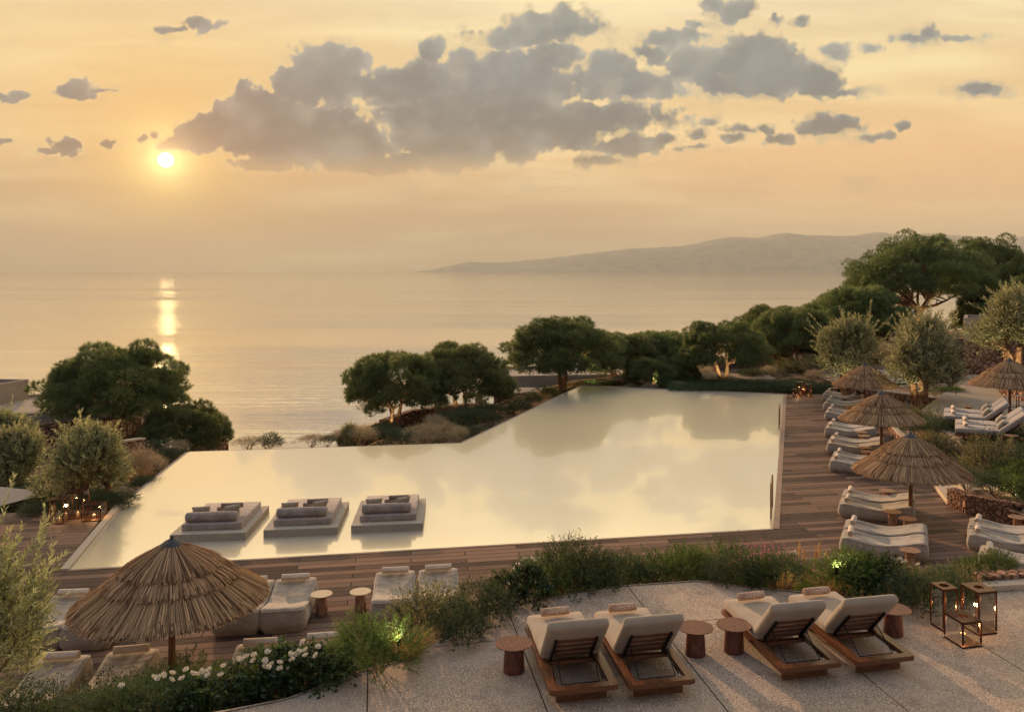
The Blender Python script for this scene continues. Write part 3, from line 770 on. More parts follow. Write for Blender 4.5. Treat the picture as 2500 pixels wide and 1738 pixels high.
wall('garden_wall', [PT(1745, 905, 60), PT(1890, 905, 61)], -.4, [PT(1745, 884, 60).z, PT(1890, 866, 61).z + .3], .4, M['stone'], 'sloping rubble wall behind the tree with the lit trunk', side=-1)
building('square stone tower house with a grey top at the right', (PT(2353, 900, 50).x, 50), 5.5, 4, -R(25), 2.45, 1.1, .45, M['stone'], M['concrete'], True)
wall('garden_wall', [PT(2240, 870, 64), PT(2353, 868, 62)], -.2, [PT(2240, 829, 64).z, PT(2353, 829, 62).z], .4, M['stone'], 'rubble wall left of the square tower house', side=-1)
wall('garden_wall', [PT(2438, 960, 42), PT(2500, 990, 39.5), PT(2560, 1010, 38)], .9, [PT(2438, 935, 42).z, PT(2500, 946, 39.5).z, 1.9], .4, M['stone'], 'rubble wall behind the canvas chairs at the right edge', side=-1, cope=M['kerb'])

# ------------------------------------------------------------------ handrails of the pool
def handrail(base, label):
    root = thing('handrail', label, 'handrail', (base[0], base[1], -.03), R(-15))
    mb = MB(); h = .95; Lr = 1.3
    for s in (-1,):
        mb.tube([(0, -Lr / 2, -.4), (0, -Lr / 2, h - .12), (0, -Lr / 2 + .06, h - .03), (0, -Lr / 2 + .14, h), (0, Lr / 2 - .14, h), (0, Lr / 2 - .06, h - .03), (0, Lr / 2, h - .12), (0, Lr / 2, -.4)], .024, 10)
    mb.obj('rail', M['steel'], root)
handrail(W(1884, 1248), 'slim steel handrail standing in the water near the pool corner')
handrail(W(1903, 1040), 'slim steel handrail standing in the water at the far right of the pool')

# ------------------------------------------------------------------ thatched parasols
def strands(rng, r0, r1, n, prof, lift, width, name):
    """thin straw strips lying down the cone between two radii"""
    a = rng.uniform(0, 2 * math.pi, n) ; w_ = rng.uniform(.6, 1.4, n) * width
    rs = r0 + rng.uniform(0, .25, n) * (r1 - r0); re = r1 + rng.normal(0, .022, n)
    da = rng.normal(0, .007, n); lz = lift + rng.uniform(0, .03, n)
    V_ = []; F = []
    K = 5
    u = np.linspace(0, 1, K)[None, :]
    r = rs[:, None] * (1 - u) + re[:, None] * u
    ang = a[:, None] + da[:, None] * u
    z = prof(r) + lz[:, None] - .05 * np.maximum(u - .85, 0) / .15 * rng.uniform(.1, 1.4, (n, 1)) + rng.normal(0, .0015, (n, K))
    hw = (w_[:, None] * (.65 + .35 * u)) / 2
    tx, ty = -np.sin(ang), np.cos(ang)
    tilt = rng.normal(0, .25, (n, 1))
    A_ = np.stack([r * np.cos(ang) - tx * hw, r * np.sin(ang) - ty * hw, z - hw * tilt], -1)
    B_ = np.stack([r * np.cos(ang) + tx * hw, r * np.sin(ang) + ty * hw, z + hw * tilt], -1)
    V_ = np.stack([A_, B_], 2).reshape(-1, 3)
    base = (np.arange(n) * K * 2)[:, None] + (np.arange(K - 1) * 2)[None, :]
    base = base.ravel(); F = np.stack([base, base + 1, base + 3, base + 2], 1)
    tint = np.repeat(np.clip(rng.normal(.42, .36, n), 0, 1), K * 2)
    return V_, F, tint
def parasol(loc, label, seed=1):
    rng = np.random.default_rng(seed)
    root = thing('thatched_parasol', label, 'parasol', loc, 0, 'thatched parasols by the pool')
    H0, H1, Rr = 2.28, 1.46, 1.5
    prof = lambda r: H0 - (H0 - H1) * (np.abs(r) / Rr) ** 1.12
    mb = MB(); mb.tube([(0, 0, -.02), (0, 0, 1.2), (0, 0, 2.26)], [.058, .054, .05], 16); mb.obj('pole', M['pole'], root)
    can = link('canopy', (lambda mb: (mb.lathe([(.05, H0 - .05)] + [(r, float(prof(r)) - .03) for r in (.3, .6, .9, 1.2, 1.4)] + [(1.38, float(prof(1.4)) - .07)] + [(r, float(prof(r)) - .08) for r in (1.0, .5, .06)], 40), mb.mesh('canopy'))[1])(MB()), M['thatch'], root)
    for k, (r0, r1, n, lift) in enumerate(((.06, .80, 1900, .13), (.60, 1.04, 2500, .065), (.85, 1.52, 4200, .0))):
        V_, F, tn = strands(rng, r0, r1, n, prof, lift, .013, 'x')
        link('thatch_layer', np_mesh('thatch_layer', V_, F, tn), M['straw'], can)
    for k in range(8):
        a = k * math.pi / 4 + .2
        mb = MB(); mb.tube([(.05 * math.cos(a), .05 * math.sin(a), 2.16), (1.36 * math.cos(a), 1.36 * math.sin(a), 1.42)], .016, 6)
        mb.obj('rib', M['pole'], root)
    mb = MB(); mb.lathe([(.205, 2.335), (.17, 2.375), (.11, 2.42), (.06, 2.445), (.036, 2.455), (.03, 2.475), (.036, 2.49), (.022, 2.505), (.002, 2.508)], 28)
    mb.obj('cap', M['cap'], root)
    return root
par0 = parasol((-6.69, 14.33, 0), 'large thatched parasol in the left foreground over the bean loungers')
dup(par0, (9.27, 23.65, 0), 1.1, 'thatched parasol nearest the camera on the right deck, beside the stone steps')
dup(par0, (11.42, 31.9, 0), 2.3, 'second thatched parasol along the right deck, in front of the low kerb wall')
dup(par0, (14.1, 41.6, 0), 3.9, 'farthest thatched parasol at the end of the right deck, before the olive trees')
dup(par0, (17.5, 34.5, .95), 5.0, 'thatched parasol on the raised terrace above the mattress loungers')

# ------------------------------------------------------------------ bean loungers
def rounded_rect(L_, Wd, r, n=6):
    pts = []
    for cx, cy, a0 in ((L_ - r, Wd / 2 - r, 0), (r, Wd / 2 - r, 90), (r, -Wd / 2 + r, 180), (L_ - r, -Wd / 2 + r, 270)):
        for k in range(n + 1): a = R(a0 + 90 * k / n); pts.append((cx + r * math.cos(a), cy + r * math.sin(a)))
    out = []
    for k in range(len(pts)):                       # subdivide the long straight sides
        p, q = pts[k], pts[(k + 1) % len(pts)]
        m_ = max(1, int(math.dist(p, q) / .07))
        for i in range(m_): out.append((p[0] + (q[0] - p[0]) * i / m_, p[1] + (q[1] - p[1]) * i / m_))
    return out
def bean_h(x, L_=1.95):
    return float(np.interp(x / L_, [0, .08, .2, .38, .55, .72, .86, .95, 1.0], [.37, .385, .35, .295, .29, .35, .43, .455, .43]))
def bean_meshes(seed):
    rng = random.Random(seed); L_, Wd = 1.95, .80
    P_ = rounded_rect(L_, Wd, .10, 5); n = len(P_); cx = L_ / 2
    mb = MB(); rings = []
    ph = [rng.uniform(0, 6.28) for _ in range(6)]
    for t_ in (0, .06, .22, .42, .62, .82, .94, 1.0):
        ring = []
        for k, (x, y) in enumerate(P_):
            h = bean_h(x); bulge = .045 * math.sin(math.pi * min(1, t_ * 1.05)) + (.03 if t_ < .1 else 0) * -1
            dx, dy = (x - cx) / cx, y / (Wd / 2)
            e = 1 + 0
            wr = .006 * math.sin(k * 1.9 + ph[0] + t_ * 5) * math.sin(t_ * math.pi) + .005 * math.sin(k * .7 + ph[1] + t_ * 9)
            sx = (bulge + wr) * (dx ** 5 if abs(dx) < 1 else math.copysign(1, dx)); sy = (bulge + wr) * (dy ** 5 if abs(dy) < 1 else math.copysign(1, dy))
            ring.append(mb.bm.verts.new((x + sx, y + sy, h * t_)))
        rings.append(ring)
    for s_, dz in ((.955, .014), (.87, .018), (.72, .010), (.5, -.004), (.25, -.010)):
        ring = []
        for k, (x, y) in enumerate(P_):
            xx = cx + (x - cx) * (1 - (1 - s_) * .45); yy = y * s_
            wr = .004 * math.sin(xx * 6 + ph[2] + s_ * 5) + .002 * math.sin(yy * 21 + xx * 5 + ph[3])
            ring.append(mb.bm.verts.new((xx, yy, bean_h(xx) + dz + wr)))
        rings.append(ring)
    for A_, B_ in zip(rings, rings[1:]):
        for k in range(n): mb.bm.faces.new((A_[k], A_[(k + 1) % n], B_[(k + 1) % n], B_[k]))
    mb.bm.faces.new(rings[0][::-1])
    last = rings[-1]
    c_ = [mb.bm.verts.new((cx + (L_ * .40) * (1 - 2 * i / 8), 0, bean_h(cx + (L_ * .40) * (1 - 2 * i / 8)) - .010)) for i in range(9)]
    for k in range(n):
        a, b = last[k], last[(k + 1) % n]
        ia = min(range(9), key=lambda i: abs(c_[i].co.x - a.co.x)); ib = min(range(9), key=lambda i: abs(c_[i].co.x - b.co.x))
        if ia == ib: mb.bm.faces.new((a, b, c_[ia]))
        else: mb.bm.faces.new((a, b, c_[ib], c_[ia]))
    body = mb.mesh('cushion_body', True, 75)
    mb = MB()
    pip = [(x + .004 * (1 if x > cx else -1), y + math.copysign(.003, y), bean_h(x) + .003) for x, y in P_]
    mb.tube(pip, .0065, 6, closed=True)
    return body, mb.mesh('piping')
bean_protos = [bean_meshes(s) for s in (3, 8)]
def towel_mesh(L_=.56, r=.080, seed=0):
    """a towel rolled up: spiral ends"""
    mb = MB(); rng = random.Random(seed); seg = 44; turns = 2.6
    n = 60; pr = []
    for k in range(n + 1):
        a = 2 * math.pi * turns * k / n; rr = r * (.16 + .84 * k / n)
        pr.append((rr * math.cos(a - .8), rr * math.sin(a - .8)))
    th = r * .2
    for side in (0, 1): pass
    rows = []
    xs = [-L_ / 2, -L_ / 2 + .012, -L_ / 4, 0, L_ / 4, L_ / 2 - .012, L_ / 2]
    for i, x in enumerate(xs):
        w_ = .001 * rng.uniform(-2, 2)
        e = -.004 if i in (0, len(xs) - 1) else w_
        outer_ = []
        for k, (y, z) in enumerate(pr):
            q = math.hypot(y, z) or 1
            outer_.append(mb.bm.verts.new((x + rng.uniform(-.002, .002), y * (1 + e / q), z * (1 + e / q))))
        inner_ = []
        for k, (y, z) in enumerate(pr):
            q = math.hypot(y, z) or 1; s_ = max(.1, (q - th) / q)
            inner_.append(mb.bm.verts.new((x, y * s_, z * s_)))
        rows.append((outer_, inner_))
    for (a, a2), (b, b2) in zip(rows, rows[1:]):
        for k in range(n):
            mb.bm.faces.new((a[k], a[k + 1], b[k + 1], b[k])); mb.bm.faces.new((a2[k], b2[k], b2[k + 1], a2[k + 1]))
        mb.bm.faces.new((a[n], a2[n], b2[n], b[n])); mb.bm.faces.new((a[0], b[0], b2[0], a2[0]))
    for (a, a2), flip in ((rows[0], 0), (rows[-1], 1)):
        for k in range(n): mb.bm.faces.new((a[k], a2[k], a2[k + 1], a[k + 1]))
    # soft core closes the middle
    mb.tube([(-L_ / 2 + .004, 0, 0), (L_ / 2 - .004, 0, 0)], r * .2, 10)
    return mb.mesh('towel_roll', True, 60)
towel_me = towel_mesh()
towel_me.materials.append(M['towel'])
_first = {}
def towel(loc, rz, label, group, me=None, mat=None, rx=0):
    me = me or towel_me
    o = link('rolled_towel', me, mat)
    if mat is not None:
        o.material_slots[0].link = 'OBJECT'; o.material_slots[0].material = mat
    o.location = loc; o.rotation_euler = (rx, 0, rz)
    return tag(o, label, 'towel', group)
def bean(x, y, rz, label, tlabel, group='bean loungers on the deck', v=0, tow=True):
    root = thing('bean_lounger', label, 'bean lounger', (x, y, .001), rz, group)
    b_, p_ = bean_protos[v]
    link('cushion_body', b_, M['bean'], root); link('piping', p_, M['piping'], root)
    if tow:
        d = Vector((math.cos(rz), math.sin(rz))) * .20
        towel((x + d.x, y + d.y, bean_h(.2) + .094), rz + math.pi / 2 + random.Random(x * 7).uniform(-.06, .06), tlabel, 'cream towels on the bean loungers')
    return root
# right column, by pairs from the camera outwards
RZ = R(-22)
prx = Vector((math.sin(-RZ), math.cos(RZ)))          # across the lounger, away from the camera
ordn = ['nearest', 'second', 'third', 'fourth', 'fifth', 'sixth', 'seventh', 'farthest']
corners = [W(2052.5, 1352), W(2048.7, 1263.7), W(2026, 1152), W(2019.5, 1107), W(2014.6, 1067), W(2014.4, 1026.5), W(2011, 1003), W(2008, 981)]
for k, c in enumerate(corners):
    for side in (0, 1):
        p = Vector((c.x, c.y)) + prx * (.42 + .97 * side)
        bean(p.x, p.y, RZ, f"{'nearer' if side == 0 else 'farther'} bean lounger of the {ordn[k]} pair along the right deck",
             f"cream towel on the {'nearer' if side == 0 else 'farther'} lounger of the {ordn[k]} pair on the right deck", 'bean loungers in pairs along the right deck', v=(k + side) % 2)
RZ2 = R(-27); prx2 = Vector((math.sin(-RZ2), math.cos(RZ2)))
for c, lb in ((W(2363.6, 1343.5), 'middle bean lounger of the three at the right edge'), (W(2392, 1395), 'bean lounger behind the bright green shrub at the right edge')):
    p = Vector((c.x, c.y)) + prx2 * .42
    bean(p.x, p.y, RZ2, lb, 'cream towel on the ' + lb, 'bean loungers in pairs along the right deck', v=0)
    if 'middle' in lb:
        p += prx2 * .9 + Vector((math.cos(RZ2), math.sin(RZ2))) * -.02
        lb = 'bean lounger before the rubble planter wall at the right edge'
        bean(p.x, p.y, RZ2, lb, 'cream towel on the ' + lb, 'bean loungers in pairs along the right deck', v=1)
# two rows at the left, towels at the pool end
RL = R(-80)
def leftbean(px, py, label, v):
    Yt = FPX * (CAMZ - .42) / (py - HY); xt = (px - CX) * Yt / FPX
    d = Vector((math.cos(RL), math.sin(RL))) * .20
    bean(xt - d.x, Yt - d.y, RL, label, 'cream towel on the ' + label, 'bean loungers in rows by the near edge of the pool', v=v)
leftbean(180, 1452, 'bean lounger left of the big parasol, behind the olive branches', 0)
leftbean(288, 1448, 'bean lounger hidden behind the big foreground parasol', 1)
leftbean(618, 1420, 'bean lounger peeping out at the right rim of the big parasol', 1)
leftbean(722, 1414, 'bean lounger left of the two small tables by the pool edge', 0)
leftbean(965, 1397, 'bean lounger right of the two small tables by the pool edge', 1)
leftbean(1070, 1391, 'bean lounger half hidden by the tall dark shrub', 0)
leftbean(1300, 1374, 'bean lounger glimpsed behind the white flowers in mid bed', 1)
leftbean(150, 1608, 'bean lounger lowest at the left, by the pale green flower', 0)
leftbean(321, 1592, 'bean lounger just left of the big parasol pole', 1)
leftbean(636, 1574, 'bean lounger behind the white flowers, right of the parasol pole', 0)
leftbean(790, 1560, 'bean lounger behind the rightmost white flowers', 1)

# ------------------------------------------------------------------ side tables
def side_table(loc, label, top_r, h, br, tr, mtop, mbase, group, rz=0, toph=.022):
    root = thing('side_table', label, 'side table', loc, rz, group)
    mb = MB(); mb.lathe([(br * .98, 0), (br, .006), (br * .97, h * .25), (br * .93, h * .55), (tr * 1.02, h * .86), (tr, h - toph)], 32, wob=lambda k: .006 * math.sin(k * 3 * 2 * math.pi / 16))
    mb.obj('base', mbase, root)
    mb = MB(); mb.lathe([(top_r * .90, h - toph), (top_r * .985, h - toph * .55), (top_r, h - toph * .3), (top_r * .99, h), (.001, h + .0005)], 44)
    mb.obj('table_top', mtop, root)
    return root
G1 = 'round red-brown tables on the front terrace'
tt = side_table((-.775, 11.2, TZ), 'round red-brown side table left of the leftmost teak lounger', .243, .37, .138, .115, M['rosewood'], M['rosewood'], G1)
for (x, y, lb, a) in ((1.66, 11.7, 'round red-brown side table just right of the second teak lounger', 1), (2.2, 11.79, 'round red-brown side table left of the third teak lounger', 2), (4.59, 12.34, 'round red-brown side table behind the rightmost teak lounger', 3)):
    dup(tt, (x, y, TZ), a * 1.3, lb)
G2 = 'small pale-topped tables by the pool edge'
M['pale_top'] = aggregate('pale_terrazzo', srgb(206, 184, 152), srgb(228, 208, 176), 80)
t2 = side_table((-5.08, 17.35, 0), 'pale-topped small table beside the lounger left of the deck gap', .215, .41, .118, .092, M['pale_top'], M['weathered'], G2)
dup(t2, (-4.33, 17.48, 0), 2, 'pale-topped small table beside the lounger right of the deck gap')
dup(t2, (-1.2, 18.05, 0), 1, 'pale-topped small table beside the glimpsed lounger in mid bed')
G3 = 'wooden side tables among the right deck loungers'
t3 = side_table((9.3, 25.5, 0), 'wooden side table behind the second pair of loungers on the right deck', .235, .42, .12, .10, M['weathered'], M['weathered'], G3)
for x, y, z, lb in ((8.62, 23.25, 0, 'left of two wooden side tables between the nearest two lounger pairs'), (8.78, 22.6, 0, 'right of two wooden side tables between the nearest two lounger pairs'), (7.85, 20.05, 0, 'wooden side table in front of the nearest lounger pair on the right deck'),
                 (10.0, 28.6, 0, 'wooden side table under the left rim of the nearest right parasol'), (10.75, 31.75, 0, 'lower wooden side table between the third and fourth lounger pairs'), (10.6, 31.0, 0, 'nearer wooden side table between the third and fourth lounger pairs'),
                 (11.65, 34.8, 0, 'upper wooden side table between the fourth and fifth lounger pairs'), (11.5, 34.0, 0, 'lower wooden side table between the fourth and fifth lounger pairs'), (12.2, 37.6, 0, 'wooden side table between the fifth and sixth lounger pairs'),
                 (13.3, 41.4, 0, 'wooden side table between the sixth and seventh lounger pairs'), (13.9, 44.2, 0, 'wooden side table before the farthest lounger pair'), (14.6, 48.0, 0, 'farthest wooden side table, behind the last lounger pair'),
                 (11.75, 22.75, 0, 'wooden side table against the rubble planter wall'), (14.8, 29.1, UZ, 'wooden side table in front of the nearest mattress lounger pair'), (16.2, 35.3, UZ, 'wooden side table behind the farther mattress lounger pair'), (17.6, 32.4, UZ, 'wooden side table between the two pairs of mattress loungers')):
    dup(t3, (x, y, z), x, lb)

# ------------------------------------------------------------------ teak loungers
def cushion_mesh(name, sx, sy, sz, r, puff=.012, flat=False):
    mb = MB(); mb.box((0, 0, 0), (sx, sy, sz), None, r, 4)
    bmesh.ops.subdivide_edges(mb.bm, edges=[e for e in mb.bm.edges if e.calc_length() > .15], cuts=7, use_grid_fill=True)
    for v in mb.bm.verts:
        a = max(0, 1 - (2 * v.co.x / sx) ** 4) * max(0, 1 - (2 * v.co.y / sy) ** 4)
        v.co.z += math.copysign(puff, v.co.z) * a if abs(v.co.z) > sz * .3 else 0
        v.co.z += .0025 * math.sin(v.co.x * 17 + v.co.y * 5) * a
    return mb.mesh(name, True, 60)
def teak_lounger(loc, rz, label, group, cush, ang=45, seat_pillow=False):
    """local y: 0 at the head rail, 1.98 at the foot"""
    root = thing('teak_lounger', label, 'sun lounger', loc, rz, group)
    # frame ring: rounded rails with mitred corners
    fw, fl, rw, zt, th = .85, 1.98, .105, .235, .062
    def ring(pts_o, pts_i, z0, z1):
        mb = MB(); n = len(pts_o)
        L4 = [[mb.bm.verts.new((p[0], p[1], z)) for p in pp] for pp, z in ((pts_o, z0), (pts_o, z1), (pts_i, z1), (pts_i, z0))]
        for a, b in zip(L4, L4[1:] + L4[:1]):
            for k in range(n): mb.bm.faces.new((a[k], a[(k + 1) % n], b[(k + 1) % n], b[k]))
        es = [e for e in mb.bm.edges if abs(e.verts[0].co.z - e.verts[1].co.z) < 1e-6 and e.calc_face_angle(0) > 1]
        bmesh.ops.bevel(mb.bm, geom=es, offset=.02, segments=3, affect='EDGES', profile=.5)
        return mb
    r_ = .05
    def rr(w_, y0, y1, r):
        pts = []
        for cx, cy, a0 in ((w_ / 2 - r, y1 - r, 0), (-w_ / 2 + r, y1 - r, 90), (-w_ / 2 + r, y0 + r, 180), (w_ / 2 - r, y0 + r, 270)):
            for k in range(5): a = R(a0 + 90 * k / 4); pts.append((cx + r * math.cos(a), cy + r * math.sin(a)))
        return pts
    ring(rr(fw, 0, fl, .055), rr(fw - 2 * rw, rw, fl - rw, .012), zt - th, zt).obj('frame', M['teak'], root)
    mb = MB(); mb.box((0, .165, zt - .075), (fw - 2 * rw - .01, .10, .05), None, .006, 2); mb.obj('cross_rail', M['teak_x'], root)
    mb = MB(); mb.box((0, .86, zt - .06), (fw - 2 * rw + .02, .08, .045), None, .006, 2); mb.obj('cross_rail', M['teak_x'], root)
    for y_, z_ in ((.20, 0), (fl - .22, 0)):
        mb = MB(); mb.box((0, y_, (zt - th) / 2), (fw - .22, .05, zt - th - .004), None, .008, 2); mb.obj('leg_panel', M['teak_x'], root)
    mb = MB()
    for k in range(9): mb.box((0, .95 + k * .105, zt - .012), (fw - 2 * rw - .01, .07, .02), None, .003, 1)
    mb.obj('seat_slats', M['teak_x'], root)
    o = link('mattress', cushion_mesh('mattress', .79, 1.16, .125, .045), cush, root); o.location = (0, 1.395, zt + .072)
    # backrest, hinged at y = .86
    Ra = Matrix.Rotation(R(-ang), 3, 'X'); hinge = Vector((0, .84, zt + .01))
    def loc_(x, u, v): # u along the back towards the head, v outwards through the cushion
        d = Vector((0, -math.cos(R(ang)), math.sin(R(ang)))); n_ = Vector((0, math.sin(R(ang)), math.cos(R(ang))))
        return hinge + Vector((x, 0, 0)) + d * u + n_ * v
    o = link('backrest_cushion', cushion_mesh('backrest_cushion', .79, .80, .125, .05), cush, root); o.location = loc_(0, .395, .085); o.rotation_euler = (-R(ang), 0, 0)
    for u in (.06, .20, .34, .48):
        mb = MB(); mb.box(loc_(0, u, .006), (.50, .072, .018), Ra, .003, 1); mb.obj('back_slat', M['teak_x'], root)
    for s in (-1, 1):
        mb = MB(); mb.box(loc_(s * .262, .26, -.006), (.03, .56, .04), Ra, .004, 1); mb.obj('back_bar', M['metal'], root)
    mb = MB()
    a = loc_(-.235, .27, -.02); b = Vector((-.235, .235, zt - .05)); c = Vector((.235, .235, zt - .05)); d = loc_(.235, .27, -.02)
    mb.tube([a, b, c, d], .008, 8); mb.obj('prop_rod', M['metal'], root)
    for s in (-1, 1): mb = MB(); mb.tube([loc_(s * .275, .02, -.01), (s * .30, .30, zt - .055)], .009, 6); mb.obj('side_bracket', M['metal'], root)
    return root
G4 = 'teak loungers facing the sea on the front terrace'
tl = teak_lounger((.137, 10.27, TZ), R(12), 'teak lounger with beige mattress, leftmost on the front terrace', G4, M['cushion'])
RT = R(12)
fr_towel = towel_mesh(.40, .066, 3); fr_towel.materials.append(M['towel_spk'])
for k, (x, y, a, lb) in enumerate(((.137, 10.27, 12, 'leftmost'), (1.086, 10.41, 12, 'second from the left'), (3.01, 10.85, 12.5, 'third from the left'), (4.02, 11.04, 12.5, 'rightmost'))):
    if k: dup(tl, (x, y, TZ), R(a), f'teak lounger with beige mattress, {lb} on the front terrace')
    f = Vector((-math.sin(R(a)), math.cos(R(a)))); s = Vector((f.y, -f.x))
    q = Vector((x, y)) + f * 1.80 + s * (-.02)
    o = link('rolled_towel', fr_towel); o.location = (q.x, q.y, TZ + .235 + .135 + .078); o.rotation_euler = (0, 0, R(a + (2, -1, 3, 0)[k]))
    tag(o, f'speckled rolled towel at the foot of the {lb} teak lounger', 'towel', 'speckled towels on the teak loungers')
# raised terrace: two pairs seen from the foot side
G5 = 'teak loungers with grey mattresses on the raised terrace'
RU = R(66)      # local +y (foot) points up-left in plan
def upper(p, lb, first=None):
    # p: foot-left corner
    f = Vector((-math.sin(RU), math.cos(RU))); s = Vector((f.y, -f.x))
    US = 1.3
    o = Vector((p.x, p.y)) - f * 1.98 * US + s * (.42 * US)
    r = teak_lounger((o.x, o.y, UZ), RU, lb, G5, M['grey_cushion'], 38) if first is None else dup(first, (o.x, o.y, UZ), RU, lb)
    r.scale = (US,) * 3
    q = o + f * 1.72 * US
    towel((q.x, q.y, UZ + (.235 + .135) * US + .09), RU + .1, 'cream towel on the ' + lb, 'cream towels on the raised terrace')
    ph = o + f * .84 * US
    c = link('scatter_cushion', pillow_me); c.location = (ph.x, ph.y, UZ + (.235 + .135) * US + .17); c.rotation_euler = (-R(46), 0, RU)
    tag(c, 'pillow on the ' + lb, 'pillow', 'pillows on the raised terrace')
    return r
def pillow_mesh(w_=.56, h_=.36, d_=.15, seed=2):
    n = 16; rng = random.Random(seed); mb = MB(); g = {}
    for side in (1, -1):
        for i in range(n + 1):
            for j in range(n + 1):
                u, v = 2 * i / n - 1, 2 * j / n - 1
                edge = i in (0, n) or j in (0, n)
                if edge and side == -1: continue
                px_ = w_ / 2 * u * (1 - .07 * (1 - v * v) ** 1 * abs(u) ** 3); py_ = h_ / 2 * v * (1 - .09 * (1 - u * u) * abs(v) ** 3)
                z = side * d_ / 2 * ((1 - u ** 4) * (1 - v ** 4)) ** .55 + (.008 * math.sin(7 * u + 5 * v + seed) * (1 - u * u) * (1 - v * v))
                g[(side, i, j)] = mb.bm.verts.new((px_, py_, z))
    G = lambda s, i, j: g.get((s, i, j)) or g[(1, i, j)]
    for side in (1, -1):
        for i in range(n):
            for j in range(n):
                f = (G(side, i, j), G(side, i + 1, j), G(side, i + 1, j + 1), G(side, i, j + 1))
                mb.bm.faces.new(f if side == 1 else f[::-1])
    return mb.mesh('scatter_cushion', True, 80)
pillow_me = pillow_mesh(.58, .38, .17); pillow_me.materials.append(M['pillow'])
pA2 = W(2303, 1030, 1.2); pB2 = W(2331, 1062, 1.2); sd = Vector((math.cos(RU), math.sin(RU), 0)) * 1.14
u1 = upper(pA2, 'nearer grey lounger of the far pair on the raised terrace')
upper(pA2 + sd, 'farther grey lounger of the far pair on the raised terrace', u1)
upper(pB2, 'nearer grey lounger of the near pair on the raised terrace', u1)
upper(pB2 + sd, 'farther grey lounger of the near pair on the raised terrace', u1)

# ------------------------------------------------------------------ floating daybeds
def daybed(fl, rz, name_lb):
    root = thing('floating_daybed', f'{name_lb} concrete daybed platform standing in the pool', 'daybed', (fl.x, fl.y, 0), rz, 'daybeds in the pool')
    w_, l_ = 1.88, 2.55
    mb = MB(); mb.box((w_ / 2, l_ / 2, .04), (w_, l_, .24), None, .004, 1); mb.obj('platform', M['pale_concrete'], root)
    mb = MB(); mb.box((w_ / 2, l_ / 2 + .08, .16 + .085), (1.5, 2.12, .17), None, .03, 3); mb.obj('mattress', M['daybed'], root)
    def at_(x, y, z): 
        c, s = math.cos(rz), math.sin(rz); return (fl.x + x * c - y * s, fl.y + x * s + y * c, z)
    mb = MB(); mb.lathe([(.07, -.66), (.10, -.652), (.122, -.625), (.128, -.5), (.13, 0), (.128, .5), (.122, .625), (.10, .652), (.07, .66)], 28)
    o = mb.obj('bolster', M['daybed']); o.location = at_(w_ / 2 - .05, .52, .33 + .128); o.rotation_euler = (0, R(90), rz)
    tag(o, f'grey bolster across the near end of the {name_lb} daybed', 'bolster', 'bolsters on the daybeds')
    for k, (x, y, a, tl_) in enumerate(((.52, .86, 8, 'left'), (1.28, .90, 30, 'right'))):
        o = link('scatter_cushion', daypil_me); o.location = at_(x, y, .33 + .17); o.rotation_euler = (-R(66), 0, rz + R(a)); tag(o, f'{tl_} mottled pillow of the {name_lb} daybed', 'pillow', 'pillows on the daybeds')
    for k, (x, y, z, a) in enumerate(((1.03, 1.30, .33 + .06, -32), (1.16, 1.42, .33 + .165, 4))):
        towel(at_(x, y, z), rz + R(a), f"{('lower', 'upper')[k]} brown rolled towel on the {name_lb} daybed", 'brown towels on the daybeds', mat=M['towel_dark'])
daypil_me = pillow_mesh(.46, .34, .13, 5); daypil_me.materials.append(M['pillow'])
def dz(x, y): return Vector(((x - CX) * (FPX * (CAMZ - .16) / (y - HY)) / FPX, FPX * (CAMZ - .16) / (y - HY), 0))
daybed(dz(414, 1305.6), R(6.5), 'leftmost'); daybed(dz(643, 1294), R(8), 'middle'); daybed(dz(857, 1283.4), R(8), 'rightmost')

